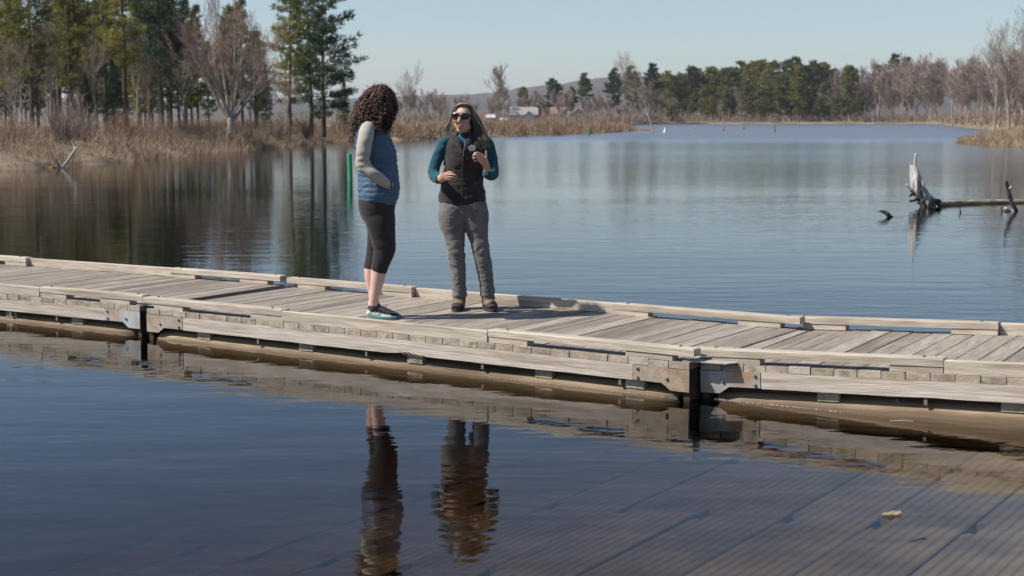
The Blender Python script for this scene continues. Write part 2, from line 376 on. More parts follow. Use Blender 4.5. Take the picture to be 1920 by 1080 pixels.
# ------------------------------------------------------------------ floating dock
WD = 1.90; PL = .15
plank_meshes = []
for k in range(5):
    m_ = MB(); e0 = rnd.uniform(-.003,.003); e1 = rnd.uniform(-.008,.008)
    m_.box(-.0722, .0722, -.0 + e0, WD + e1, -.045, 0, 0, .004)
    m_.I[1] = 1; m_.I[3] = 1
    plank_meshes.append(mesh('deck_plank', m_.V, m_.F, [M['deck'], M['endgrain']], m_.I))
def boxmesh(name, lx, ly, lz, m, ch=.004):
    b = MB(); b.box(-lx/2, lx/2, -ly/2, ly/2, 0, lz, 0, ch); return mesh(name, b.V, b.F, m)
bolt_me = MB(); bolt_me.lathe([(.011,0),(.011,.006),(.006,.012)], 8); bolt_me = mesh('bolt', bolt_me.V, bolt_me.F, M['bolt'])
def dock_section(label, corner, az, pitch, nplanks, near, far, brackets, broken=None, blocks_u=(), seed=1, PL=.15):
    """corner = near-left top corner of the deck; u runs left to right"""
    r = random.Random(seed); L = nplanks * PL
    root = empty('dock_section', corner, label, 'dock', 'sections of the floating dock', Euler((0, -pitch, az)))
    for k in range(nplanks):
        pk = link('deck_plank', r.choice(plank_meshes), root, ((k+.5)*PL + r.uniform(-.0018,.0018), r.uniform(-.003,.004), r.uniform(-.003,.001)), (r.uniform(-.0015,.0015), r.uniform(-.006,.006), r.uniform(-.001,.001))); pk.scale = (PL/.15, 1, 1)
    H1, H2, WR = .04, .05, .10
    for side, spec in ((0, near), (1, far)):
        y = WR/2 + .004 if side == 0 else WD - WR/2 - .004
        for kind, u0, u1 in spec:
            ln = u1-u0; uc = (u0+u1)/2
            if kind == 'block': link('rail_block', boxmesh('rail_block', ln, WR-.012, H1, M['rail']), root, (uc, y, .001), (0,0,r.uniform(-.01,.01)))
            elif kind == 'rail':
                o = link('rail', boxmesh('rail', ln, WR, H2, M['rail'], .007), root, (uc, y, H1 + .003), (0, r.uniform(-.002,.002), r.uniform(-.004,.004)))
                for q in (-.42, .42): link('bolt', bolt_me, o, (q*ln, r.uniform(-.02,.02), H2))
            else:
                yy = .026 if side == 0 else WD - .026
                link('curb_board', boxmesh('curb_board', ln, .046, .084, M['rail'], .006), root, (uc, yy, .001), (0, r.uniform(-.002,.002), 0))
    # skirt boards, brackets, spacers, floats
    for side in (0, 1):
        s = -1 if side == 0 else 1; yf = .0 if side == 0 else WD
        V = []; F = []; n = 60; b0 = .42; b1 = L-.42
        for i in range(n+1):
            x = b0 + (b1-b0)*i/n; zb = -.152 + noise.noise(Vector((x*3, side*9+seed, 0)))*.004; zt = -.047 + noise.noise(Vector((x*2, side*5+seed, 4)))*.0015
            if broken and side == 0:
                dd = abs(x-broken)
                if dd < .17: zb += (.17-dd)/.17*.026 + r.uniform(-.008,.012)
            for yy in (0, .042): V += [(x, yf - s*yy, zb), (x, yf - s*yy, zt)]
        for i in range(n):
            a = 4*i; c = a+4
            F += [(a, c, c+1, a+1), (a+2, a+3, c+3, c+2), (a+1, c+1, c+3, a+3), (a, a+2, c+2, c)]
        F += [(0,1,3,2), (4*n, 4*n+2, 4*n+3, 4*n+1)]
        link('skirt_board', mesh('skirt_board', V, F, M['skirt']), root)
        if broken and side == 0:
            sp = MB()
            for q in range(5):
                x = broken + (q-2)*.05; sp.add([(x,-.006,-.12-.004*q),(x+.03,-.008,-.128),(x+.10,-.016,-.15-r.uniform(0,.012)),(x+.02,.005,-.14)], [(0,1,2),(0,2,3)])
            sp.build('splinter', M['rail'], root)
        for end in (0, 1):
            x0 = 0.0 if end == 0 else L; d = 1 if end == 0 else -1
            P = [(x0, -.049), (x0 + d*.415, -.049), (x0 + d*.415, -.148), (x0 + d*.20, -.150), (x0 + d*.135, -.195), (x0, -.195)]
            V = [(x, yf + s*.004, z) for x, z in P] + [(x, yf - s*.006, z) for x, z in P]
            F = [tuple(range(6)), tuple(range(11,5,-1))] + [(k, 6+k, 6+(k+1)%6, (k+1)%6) for k in range(6)]
            br = link('corner_bracket', mesh('corner_bracket', V, F, M[brackets[end]]), root)
            for bx, bz in ((.38,-.07),(.38,-.13),(.16,-.12)):
                link('bolt', bolt_me, br, (x0 + d*bx, yf + s*.004, bz), (R(90) if side == 0 else R(-90), 0, 0))
        for bu in blocks_u:
            b = MB(); b.box(-.07, .07, 0, .14, -.215, -.154)
            link('spacer_block', mesh('spacer_block', b.V, b.F, M['endgrain']), root, (bu, yf + .035 if side == 0 else yf - .175, 0))
        for bu in blocks_u[:-1]:
            link('hanging_bolt', boxmesh('hanging_bolt', .02, .02, .045, M['bolt'], .003), root, (bu + .62, yf + .02 if side == 0 else yf - .02, -.197))
        # float: a long rounded timber, half sunk
        fl = MB(); pts = []; rad = []
        for i in range(26):
            x = .10 + (L-.20)*i/25; pts.append((x, (.135 if side == 0 else WD-.135) + noise.noise(Vector((x*.7, seed, side)))*.012, -.328 + noise.noise(Vector((x*.6, seed, side+5)))*.008)); rad.append(.140 + noise.noise(Vector((x*1.5, seed, side+9)))*.008)
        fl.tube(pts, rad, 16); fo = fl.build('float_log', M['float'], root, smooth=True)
    # inner and end beams in near-black timber, painting in the shade under the deck
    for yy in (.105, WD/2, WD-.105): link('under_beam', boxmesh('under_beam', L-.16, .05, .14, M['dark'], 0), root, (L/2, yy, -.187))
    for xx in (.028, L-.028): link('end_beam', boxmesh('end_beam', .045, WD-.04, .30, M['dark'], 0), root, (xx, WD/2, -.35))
    return root
def uof(corner, az, px, py):      # distance along a deck edge of a photo point on it
    p = atz(px, py, corner.z + .05); u = Vector((math.cos(az), math.sin(az), 0)); return (p - corner).dot(u)

AZ_M = R(-33.2); c_m = atz(275, 578, .25); NP_M = 33
AZ_L = R(-31.0); c_l = atz(262, 574, .25); NP_L = 33; uL = Vector((math.cos(AZ_L), math.sin(AZ_L), 0)); c_l = c_l - uL * (NP_L*PL)
AZ_R = R(-30.2); c_r = atz(1313, 680, .237); NP_R = 33
PLM = .1528; LM = NP_M*PL; LMM = NP_M*PLM
def curbs(L, n1, n2, inset0=.03, bl=.33):
    """rail over two blocks, low board, rail over two blocks"""
    return [('rail', inset0-.08, n1), ('block', inset0+.05, inset0+.05+bl), ('block', n1-bl, n1-.004), ('board', n1+.004, n2-.004),
            ('rail', n2, L-inset0+.06), ('block', n2+.004, n2+bl), ('block', L-inset0-.12-bl, L-inset0-.10)]
dock_section('middle section of the floating timber dock, the one the two people stand on', c_m, AZ_M, 0.0, NP_M,
             curbs(LMM, 1.50, 3.45), curbs(LMM, 1.42, 3.45), ('rust', 'rust'), broken=2.75, blocks_u=(.62, 1.72, 2.78, 3.90, 4.62), seed=3, PL=PLM)
dock_section('left section of the floating timber dock, running out of the frame towards the woods', c_l, AZ_L, 0.0, NP_L,
             curbs(LM, 1.46, 3.72), curbs(LM, 1.46, 3.56), ('rust', 'steel'), blocks_u=(.5, 1.6, 2.7, 3.3, 4.15), seed=11)
dock_section('right section of the floating timber dock, tilted up towards the ramp', c_r, AZ_R, R(2.3), NP_R,
             curbs(LM, 1.58, 3.5), curbs(LM, 1.52, 3.5), ('steel', 'rust'), blocks_u=(.85, 1.98, 3.1, 4.2), seed=5)
# thin steel transition plates over the joints
for nm, c, az, L in (('left', c_l, AZ_L, LM), ('mid', c_m, AZ_M, LMM)):
    u = Vector((math.cos(az), math.sin(az), 0)); v = Vector((-u.y, u.x, 0)); p = c + u*(L - .06) + v*.02
    b = MB(); V = [(0,0,.006),(.30,.03,.008),(.34,.10,.008),(.30,.20,.008),(0,.22,.006)]
    b.add(V + [(x,y,z-.006) for x,y,z in V], [(0,1,2,3,4),(9,8,7,6,5)] + [(k,5+k,5+(k+1)%5,(k+1)%5)[::1] for k in range(5)])
    o = b.build('joint_plate', M['plate'], loc=p + Vector((0,0,.003)), rot=(0,0,az))
    tag(o, 'thin grey metal plate bridging the %s dock joint at the near edge' % ('left' if nm == 'left' else 'right'), 'metal plate', 'plates over the dock joints')

# ------------------------------------------------------------------ vegetation
def rv(r): 
    while True:
        v = Vector((r.uniform(-1,1), r.uniform(-1,1), r.uniform(-1,1)))
        if .05 < v.length < 1: return v.normalized()
def bare_tree(seed, H, r0, nbr=(6,6,6,5), ang=(.45,.55,.6,.7), trunk=.3, ratio=(.75,.6,.6,.55), tw=.014, lean=(0,0), trop=.10, n0=6, base_dark=False):
    r = random.Random(seed); mb = MB()
    def ribbon(p, d, l, w_):
        s = d.cross(rv(r)).normalized() * w_; m = p + d*l*.5 + rv(r)*l*.06; e = m + (d + rv(r)*.25 + Vector((0,0,.1))).normalized()*l*.5
        mb.add([p-s, p+s, m+s*.7, m-s*.7, e], [(0,1,2,3), (3,2,4)], 1)
    def grow(p, d, l, rad, lev):
        if lev >= 4: ribbon(p, d, l, tw * r.uniform(.6,1.2)); return
        nseg = (7,6,5,3)[lev]; pts = [p.copy()]; rr = [rad]
        for k in range(nseg):
            d = (d + rv(r)*(.05 if lev == 0 else .16) + Vector((0,0,trop))*(1 if lev else 0)).normalized()
            p = p + d*(l/nseg); pts.append(p.copy()); rr.append(max(tw*.8, rad*(1 - (.75 if lev else .55)*(k+1)/nseg)))
        if lev == 0: rr[0] *= 1.35
        mb.tube(pts, rr, (8,5,4,3)[lev], 0 if lev < 3 else 1, cap=False)
        n = nbr[lev]
        for k in range(n):
            t = (trunk + (1-trunk)*(k+.6)/n) if lev == 0 else (.22 + .78*(k+r.random())/n)
            f = min(nseg-1e-3, t*nseg); i = int(f); q = pts[i].lerp(pts[i+1], f-i); dd = (pts[i+1]-pts[i]).normalized()
            side = dd.cross(rv(r)).normalized(); a = ang[lev]*r.uniform(.6,1.3)
            nd = (dd*math.cos(a) + side*math.sin(a)).normalized()
            grow(q, nd, l*ratio[lev]*r.uniform(.7,1.2)*(1.15-.45*t if lev else 1.0), rr[i]*.62, lev+1)
        if lev: grow(pts[-1], d, l*ratio[lev]*.7, rr[-1]*.9, lev+1)
    grow(Vector((0,0,-.3)), Vector((lean[0], lean[1], 1)).normalized(), H*.62, r0, 0)
    return mb
def pine_tree(seed, H, r0, cb=.35, spread=3.0, step=.55, per=5, plumes=6, nd=13, nl=.34, nw=.035, dead=True, taper=1.0, droop=.0, asym=None):
    r = random.Random(seed); tr = MB(); cr = MB()
    pts = []; rad = []
    lean = Vector((r.uniform(-.02,.02), r.uniform(-.02,.02), 0))
    for k in range(13):
        t = k/12; pts.append(Vector((0,0,-.4)) + Vector((0,0,1))*(H+.4)*t + lean*H*t*t + Vector((noise.noise(Vector((seed,t*3,0))), noise.noise(Vector((seed,t*3,7))), 0))*.12)
        rad.append(max(.02, r0*(1-.93*t)*(1.25 if k == 0 else 1)))
    tr.tube(pts, rad, 8, 0)
    def at(z):
        f = max(0, min(11.999, (z+.4)/(H+.4)*12)); i = int(f); return pts[i].lerp(pts[i+1], f-i)
    def plume(c, d, s):
        for _ in range(nd):
            v = (d*.9 + rv(r)*1.0 + Vector((0,0,.35))).normalized(); l = nl*s*r.uniform(.6,1.25); o = c + rv(r)*.16*s
            sd = v.cross(rv(r)).normalized()*nw*s*r.uniform(.7,1.4)
            cr.add([o-sd, o+sd, o+v*l], [(0,1,2)], 0 if r.random() < .8 else 1)
    z = cb*H
    while z < H - .15:
        t = (z/H-cb)/(1-cb)
        prof = (min(1, .45+1.9*t) if t < .3 else 1.0)*((1-t)**(.75*taper)) + .06
        for k in range(per):
            if r.random() < .12: continue
            a = r.uniform(0, 2*math.pi); d = Vector((math.cos(a), math.sin(a), 0)); L = spread*prof*r.uniform(.5,1.18)
            if asym: L *= 1 + asym[2]*(d.x*asym[0] + d.y*asym[1])
            p0 = at(z + r.uniform(-.12,.12)); up = r.uniform(.02,.30) + .35*t - droop
            bp = [p0, p0 + d*L*.5 + Vector((0,0,L*up*.35)), p0 + d*L + Vector((0,0,L*up*.9))]
            tr.tube(bp, [max(.012, .035*L/3+.012), .02, .008], 3, 0, cap=False)
            m = max(2, int(plumes*L/spread + .5)); sdv = d.cross(Vector((0,0,1)))
            for q in range(m):
                f = .30 + .70*(q+r.random()*.7)/m; c = (bp[0].lerp(bp[1], f*2) if f < .5 else bp[1].lerp(bp[2], f*2-1))
                w_ = (1-abs(f-.6))*L*.30
                plume(c + sdv*r.uniform(-w_, w_) + Vector((0,0,r.uniform(0,.12))), (d*.6+sdv*r.uniform(-.8,.8)).normalized(), r.uniform(.8,1.25))
        z += step*r.uniform(.7,1.35)*(1.15 if t < .4 else .8)
    for _ in range(8): plume(pts[-1] - Vector((0,0,r.uniform(0,.5))), Vector((0,0,1)), .8)
    if dead:
        z = .12*H
        while z < cb*H*1.1:
            a = r.uniform(0, 2*math.pi); d = Vector((math.cos(a), math.sin(a), r.uniform(-.15,.25))).normalized(); L = r.uniform(.5,1.9); p0 = at(z)
            tr.tube([p0, p0+d*L*.6, p0+d*L+Vector((0,0,-.1))], [.025,.016,.006], 3, 1, cap=False)
            for q in range(3):
                c = p0 + d*L*r.uniform(.4,.9); e = (d + rv(r)*.9).normalized()*L*.4; sdd = e.cross(rv(r)).normalized()*.009
                tr.add([c-sdd, c+sdd, c+e], [(0,1,2)], 1)
            z += r.uniform(.25,.7)
    return tr, cr

# --- left woods: tall white pines, each a trunk and a crown
lp = []
specs = [(31, 12.4, .20, .34, 2.3, .42), (32, 13.4, .22, .28, 2.6, .45), (33, 11.8, .16, .20, 2.1, .42), (34, 13.2, .25, .40, 2.5, .45), (35, 10.8, .14, .14, 2.0, .42)]
for (sd_, H_, r_, cb_, sp_, st_) in specs:
    t_, c_ = pine_tree(sd_, H_, r_, cb_, sp_, st_, per=6, plumes=8, nd=14)
    lp.append((mesh('trunk', t_.V, t_.F, [M['bark_pine'], M['bark_grey']], t_.I), [mesh('crown', c_.V, c_.F, mm, c_.I) for mm in ([M['pine'], M['pine_sunlit_yellow']], [M['pine_sunlit_yellow'], M['pine']], [M['pine_dark'], M['pine']])]))
t_, c_ = pine_tree(77, 11.0, .17, .10, 2.7, .50, per=6, plumes=10, nd=17, taper=.8, asym=(1,0,.3))
lp.append((mesh('trunk', t_.V, t_.F, [M['bark_pine'], M['bark_grey']], t_.I), [mesh('crown', c_.V, c_.F, mm, c_.I) for mm in ([M['pine'], M['pine_sunlit_yellow']], [M['pine_sunlit_yellow'], M['pine']], [M['pine_dark'], M['pine']])]))
t_, c_ = pine_tree(78, 10.6, .15, .18, 1.9, .5, per=6, plumes=8, nd=14, taper=.7)
lp.append((mesh('trunk', t_.V, t_.F, [M['bark_pine'], M['bark_grey']], t_.I), [mesh('crown', c_.V, c_.F, mm, c_.I) for mm in ([M['pine'], M['pine_sunlit_yellow']], [M['pine_sunlit_yellow'], M['pine']], [M['pine_dark'], M['pine']])]))
ORD = ['first','second','third','fourth','fifth','sixth','seventh','eighth','ninth','tenth','eleventh','twelfth','thirteenth','fourteenth','fifteenth','sixteenth','seventeenth','eighteenth','nineteenth','twentieth','twenty-first','twenty-second']
def ordinal(objs, what):
    for k, o in enumerate(sorted(objs, key=lambda q: q.location.x/q.location.y)): o['label'] = what % ORD[k]
def put_pine(px, Y, var, colr, sc, rz, label, group=None, tilt=(0,0)):
    p = aty(px, 230, Y); o = empty('pine_tree', (p.x, Y, .85), label, 'tree', group, (tilt[0], tilt[1], rz)); sc *= .87 if px < 260 else 1; o.scale = (sc,)*3
    link('trunk', lp[var][0], o); link('crown', lp[var][1][colr], o)
    return o
G = 'pines of the left woods'
named = [(22,84,1,1,.86,.3,'pine at the far left edge of the woods, its dark trunk nearest the frame edge'),
 (62,80,0,1,.90,1.1,'yellow-green pine second from the left edge above the tan brush'),
 (112,92,3,0,.92,2.2,'tall pine with a slim trunk standing left of the twin trunks in the left woods'),
 (134,88,1,1,.88,4.0,'left trunk of the two pale close-set pines in the left woods'),
 (150,90,0,0,.96,5.0,'right trunk of the two pale close-set pines in the left woods'),
 (200,86,3,1,.88,.7,'pine with yellow-lit upper boughs left of the thickest trunk'),
 (236,84,3,1,.86,3.1,'thickest-trunked dark pine in the middle of the left woods'),
 (283,100,1,2,.9,1.9,'dark pine right of the thickest trunk with open sky beside it'),
 (302,96,0,2,.92,3.9,'slim dark pine just left of the gap where sky shows'),
 (322,104,4,2,1.0,.4,'dark pine standing behind the left edge of the big bare tree'),
 (372,112,2,1,.78,2.7,'small greenish pine tip showing above the big bare tree on its left'),
 (428,122,6,0,.95,1.3,'pointed pine directly behind the crown of the big bare tree'),
 (480,116,6,1,.72,.2,'short pine rising behind the right half of the big bare tree'),
 (545,108,6,1,1.08,2.0,'left and slimmest of the three pines on the point beside the curly-haired person'),
 (583,106,6,0,1.12,4.4,'middle of the three pines on the point, its trunk leaning a little'),
 (606,104,5,2,.98,0.0,'rightmost dark pine of the point with long boughs reaching right')]
for px, Y, v_, c_, sc, rz, lab in named: put_pine(px, Y, v_, c_, sc, rz, lab, G)
r = random.Random(5)
for k in range(50):
    px = (-280 + 640*(k+r.random())/42) if k < 42 else r.uniform(330, 520); Y = r.uniform(96, 150)
    put_pine(px, Y, r.choice((0,1,2,3,4,2,4)), r.choice((0,0,2,2,1,0)), r.uniform(.85,1.08)*(.8 if px > 330 else 1), r.uniform(0,6), 'pine standing deep in the left woods behind the front row of trunks', 'pines deep in the left woods')
# small understory spruces
for px, Y, sc in ((215,80,.42),(645,112,.33),(500,108,.36),(165,84,.35)):
    put_pine(px, Y, 4, 2 if px != 645 else 0, sc, px, {215:'low dark young pine below the thickest trunk in the left woods',645:'small round young pine at the right end of the left point',500:'low young pine right of the big bare tree',165:'low young pine under the twin pale trunks'}[px], 'young pines of the left woods')

# --- the big bare tree at the water and its smaller kin
def fan_tree(seed):
    r = random.Random(seed); mb = MB()
    mb.tube([(0,0,-.6),(.02,0,.4),(0,0,1.1),(.03,0,1.7),(.02,0,2.1)], [.27,.225,.20,.20,.12], 10, 0)
    n = 10
    for k in range(n):
        a = 2*math.pi*(k+.5*r.random())/n; tilt = r.uniform(.10,.75); d = Vector((math.cos(a)*math.sin(tilt), math.sin(a)*math.sin(tilt), math.cos(tilt)))
        sub_ = bare_tree(seed*31+k, r.uniform(6.5,9.0)*(1-.25*tilt), r.uniform(.055,.10), (6,6,5,4), (.42,.48,.6,.7), .22, (.46,.56,.56,.55), .0075, lean=(d.x/d.z, d.y/d.z), trop=.09)
        o = Vector((d.x*.12, d.y*.12, r.uniform(1.35,2.0)+.3)); nV = len(mb.V)
        mb.V += [tuple(Vector(v)+o-Vector((0,0,0))) for v in sub_.V]; mb.F += [tuple(q+nV for q in f) for f in sub_.F]; mb.I += sub_.I
    return mb
bt = fan_tree(4)
big = empty('bare_tree', atz(433, 281, 0) + Vector((0,0,0)), 'big leafless tree fanning up from the water edge in front of the left pines', 'tree')
# limbs and fine twigs are separate parts
def split_parts(mb, root, mats, names=('trunk','crown')):
    for i, nm in enumerate(names):
        F = [f for f, k in zip(mb.F, mb.I) if k == i]; used = sorted({a for f in F for a in f}); mp = {a: j for j, a in enumerate(used)}
        link(nm, mesh(nm, [mb.V[a] for a in used], [tuple(mp[a] for a in f) for f in F], mats[i]), root)
split_parts(bt, big, (M['bark_grey'], M['twig_red']))
wet = MB(); wet.tube([(0,0,-.6),(0.01,0,.25),(.005,0,.6),(0,0,.95)], [.285,.250,.228,.21], 10); wet.build('wet_bark', M['bark_dark'], big, smooth=True)

bmesh_near = []
for sd_, tr_ in ((11,.3),(12,.25),(13,.35),(14,.3)):
    b_ = bare_tree(sd_, 9.0, .12, (6,6,6,6), (.5,.55,.6,.7), tr_, (.7,.6,.58,.55), .010)
    bmesh_near.append(mesh('bare_tree', b_.V, b_.F, [M['bark_grey'], M['twig']], b_.I))
bmesh_far = []
for sd_, tr_ in ((21,.3),(22,.25),(23,.4),(24,.3),(25,.2)):
    b_ = bare_tree(sd_, 12.0, .16, (7,6,6,5), (.45,.5,.6,.7), tr_, (.62,.6,.6,.6), .040, trop=.14)
    bmesh_far.append(mesh('bare_tree', b_.V, b_.F, [M['bark_grey'], M['twig']], b_.I))
def put(name, me, px, Y, z, sc, rz, label, cat, group=None, tilt=(0,0), mats=None):
    p = aty(px, 230, Y); o = link(name, me, None, (p.x, Y, z), (tilt[0], tilt[1], rz)); o.scale = (sc,)*3 if isinstance(sc, (int, float)) else sc
    return tag(o, label, cat, group)
r = random.Random(9); SAP = []
for px, Y, sc in ((30,78,.5),(95,80,.6),(180,84,.62),(345,94,.6),(470,102,.62),(505,106,.55),(535,104,.5),(40,92,.75),(260,96,.7)):
    SAP.append(put('bare_tree', r.choice(bmesh_near), px, Y, .7, sc, r.uniform(0,6), 'thin leafless tree or sapling standing among the left pines', 'tree', 'saplings of the left woods'))
ordinal(SAP, '%s thin leafless sapling from the left among the left pines')
# willow-like pale tree behind the curly-haired person, tree by the houses, trees on the right bank, leaning snag
put('bare_tree', bmesh_near[1], 765, 158, .4, .72, 1, 'pale leafless tree just right of the curly-haired head on the spit', 'tree')
put('bare_tree', bmesh_far[1], 945, 330, .8, .92, 2, 'tall leafless tree left of the grey-roofed house', 'tree')
put('bare_tree', bmesh_near[3], 1228, 178, -.3, (.95,.95,1.0), 2.4, 'leaning leafless snag standing in the water off the tip of the spit', 'tree', tilt=(0, .40))
for px, Y, sc, rz, lab in ((1893,118,1.0,1.0,'tall leafless tree on the right bank with a pale thick trunk at the frame edge'),(1945,126,1.05,3,'leafless tree leaning in from beyond the right frame edge'),(1865,150,1.05,2.0,'leafless tree behind the pale-trunked one on the right bank'),
                       (1690,418,1.75,4.1,'multi-stemmed leafless tree left of the right bank across the cove'),(1785,308,1.35,.4,'leafless tree at the head of the right cove behind the reeds'),(1840,238,1.3,5.2,'leafless tree rising highest behind the right bank')):
    put('bare_tree', bmesh_near[int(rz) % 4], px, Y, .35, sc, rz, lab, 'tree', 'leafless trees at the right')
# --- far treeline
far_pines = []
for sd_, H_, cb_, sp_ in ((51,15,.10,3.6),(52,17,.16,4.0),(53,13,.04,3.6),(54,16,.30,3.0)):
    t_, c_ = pine_tree(sd_, H_, .2, cb_, sp_, .7, per=6, plumes=6, nd=14, nl=.8, nw=.13, dead=False, taper=.6)
    for mm in ([M['bark_grey'], M['pine'], M['pine_sunlit_yellow']], [M['bark_pine'], M['pine_sunlit_yellow'], M['pine']], [M['bark_pine'], M['pine_dark'], M['pine']]):
        b_ = MB(); b_.add(t_.V, t_.F, 0); n0_ = len(b_.V); b_.V += c_.V; b_.F += [tuple(a+n0_ for a in f) for f in c_.F]; b_.I += [1+k for k in c_.I]
        far_pines.append(mesh('pine_tree', b_.V, b_.F, mm, b_.I))
r = random.Random(21)
fp = [(981,165,.72,1,'round-topped pine left of the grey-roofed house'),(1036,150,1.0,2,'broad dark pine above the houses'),(1072,165,.9,0,'left of two slender pines right of the houses'),(1097,140,1.1,0,'right and taller of two slender pines right of the houses'),
      (1151,131,1,2,'narrow dark pine standing clear at the left end of the far ridge'),(1183,127,1,0,'wide-crowned pine between two narrow ones on the far ridge'),(1220,123,1,2,'narrow tall pine left of the long far treeline')]
for px, top, k, c_, lab in fp:
    Y = r.uniform(390, 430); h = (220-top)*Y/FPX + 1.0; me = far_pines[(3 if 'narrow' in lab or 'slender' in lab else 0)*3 + c_]; H0 = 16 if me in far_pines[9:] else 15
    s_ = h/H0; put('pine_tree', me, px, Y, .9, (s_*(1.35 if 'wide' in lab or 'broad' in lab else 1), s_*1.1, s_), r.uniform(0,6), lab, 'tree', 'pines across the lake')
put('pine_tree', far_pines[6+2], 1009, 372, .8, .30, 0, 'small dark conical evergreen beside the grey-roofed house', 'tree')
FB, FF = [], []
for k in range(42):      # back rank, then front rank, of the pine wood
    px = 1240 + 370*(k+.5)/42 + r.uniform(-8,8); back = k % 2 == 0
    top = np.interp(px, [1240,1330,1400,1480,1530,1600], [140,118,120,112,118,132]) + r.uniform(-6,14) + (0 if back else r.uniform(25,65))
    Y = r.uniform(450,480) if back else r.uniform(424,440); v_ = r.choice((0,1,2,3)); h = (220-top)*Y/FPX + 1
    s_ = h/(15,17,13,16)[v_]; (FB if back else FF).append(put('pine_tree', far_pines[v_*3 + r.choice((0,1,0,1,2) if back else (1,1,0,1))], px, Y, .9, (s_*1.25, s_*1.25, s_), r.uniform(0,6),
        'pine forming the skyline of the far wood' if back else 'lower yellow-green pine at the front of the far wood', 'tree', 'skyline pines of the far wood' if back else 'front pines of the far wood'))
ordinal(FB, '%s pine from the left on the skyline of the far pine wood'); ordinal(FF, '%s lower pine from the left along the front of the far pine wood')
for px, top, c_, lab in ((1498,128,1,'leaning yellow-green pine standing forward of the far wood'),(1592,126,0,'lone open-branched pine with a pale trunk right of the far pine wood'),(1672,106,0,'tallest pine tip above the far bare wood'),(1700,112,2,'pine tip right of the tallest one above the far bare wood'),(1640,125,2,'low pine tip left of the tallest one above the far bare wood'),(1745,124,0,'pine tip at the right end of the far bare wood')):
    Y = 422 if c_ == 1 or px == 1592 else 500; h = (220-top)*Y/FPX + 1; put('pine_tree', far_pines[(3 if px > 1600 else 1)*3+c_], px, Y, .9, h/(16 if px > 1600 else 17), px, lab, 'tree', 'pines across the lake')
for k in range(165):
    px = r.uniform(1560, 1960) if k < 85 else r.uniform(1090, 1560); top = (np.interp(px, [1560,1700,1800,1960], [140,128,122,110]) if px > 1560 else np.interp(px, [1090,1260,1560], [188,172,165])) + r.uniform(-6,40)
    Y = shore_y(px) + (r.uniform(8, 75) if px < 1760 else r.uniform(8,160)); h = (220-top)*Y/FPX + 1
    put('bare_tree', r.choice(bmesh_far), px, Y, .8, (h/12.0*1.1, h/12.0*1.1, h/12.5), r.uniform(0,6), 'leafless grey-brown tree in the far wood right of the pines' if px > 1560 else 'leafless grey-brown tree in front of the far pines', 'tree', 'bare trees of the far right wood' if px > 1560 else 'bare trees before the far pines')
HB = []
for k in range(64):
    px = r.uniform(735, 1240); top = r.uniform(168, 204); Y = shore_y(px) + r.uniform(8, 60); h = (220-top)*Y/FPX + 1
    HB.append(put('bare_tree', r.choice(bmesh_far), px, Y, .8, h/12.5, r.uniform(0,6), 'x', 'tree', 'bare trees around the houses'))
for o_ in HB: o_['label'] = 'low leafless brown tree in the band around the lakeside houses'

# --- brush and reeds: nobody could count the stems
def brush(name, label, samples, seed, wid, mats, weights, twigs=3):
    r = random.Random(seed); mb = MB()
    for (x, y, z, h) in samples:
        k = r.choices(range(len(mats)), weights)[0]; d = Vector((r.gauss(0,.5), r.gauss(0,.5), 1)).normalized(); p = Vector((x,y,z)); w_ = wid*r.uniform(.6,1.3)
        s = Vector((r.uniform(-1,1), r.uniform(-.4,.4), 0)).normalized()*w_; m = p + d*h*.55 + rv(r)*h*.05; e = m + (d + rv(r)*.7).normalized()*h*.45
        mb.add([p-s, p+s, m+s*.7, m-s*.7, e], [(0,1,2,3),(3,2,4)], k)
        for _ in range(twigs):
            f = r.uniform(.25,.9); q = p.lerp(m, f) if r.random() < .5 else m.lerp(e, f); v = (d*.7 + rv(r)*.8).normalized()*h*r.uniform(.15,.4); s2 = v.cross(rv(r)).normalized()*w_*.55
            mb.add([q-s2, q+s2, q+v], [(0,1,2)], k)
    o = mb.build(name, mats); return tag(o, label, name.replace('_', ' ').split()[-1], kind='stuff')
def along(line, n, r, depth, hfun, zfun):
    seg = [(line[k+1]-line[k]).length for k in range(len(line)-1)]; out = []
    while len(out) < n:
        k = r.choices(range(len(seg)), seg)[0]; t = r.random(); p = line[k].lerp(line[k+1], t); e = (line[k+1]-line[k]).normalized(); nn = Vector((-e.y, e.x)); dd = depth*r.random()**1.3 - .25
        q = p + nn*dd; dens = noise.noise(Vector((q.x*.35, q.y*.35, 4)))
        if r.random() < .35 - dens*.8: continue
        out.append((q.x, q.y, zfun(dd), hfun(q, dd, dens)*r.uniform(.5,1.2)))
    return out
r = random.Random(33)
lz = lambda d: np.interp(d, [-1,0,.5,2.5,6,12], [-.1,-.05,.15,.45,.85,.9])
brush('shoreline_brush', 'tan and russet leafless brush lining the left bank', along(LEFT_SHORE, 13000, r, 9, lambda q, d, n: .50 + .06*d + 1.1*max(0, n+.05), lz), 1, .0085, [M['brush1'], M['brush2'], M['brush3']], (5,4,2), 4)
brush('shore_reeds', 'pale dry reeds and grass along the left waterline', along(LEFT_SHORE, 5000, r, 2.2, lambda q, d, n: .38, lz), 2, .010, [M['brush4'], M['brush1']], (3,2), 1)
sz = lambda d: np.interp(d, [-1,0,.6,3,6,14], [-.1,-.03,.12,.32,.45,.5])
brush('spit_brush', 'brown leafless brush covering the low spit across the water', along(SPIT, 9000, r, 13, lambda q, d, n: 1.15 + .5*max(0, n+.1) + (.9 if q.x < -12 else 0), sz), 3, .022, [M['brush1'], M['brush2'], M['brush3']], (4,5,1), 3)
RTIP = [Vector((38.5,124)), RIGHT[0], RIGHT[1]]
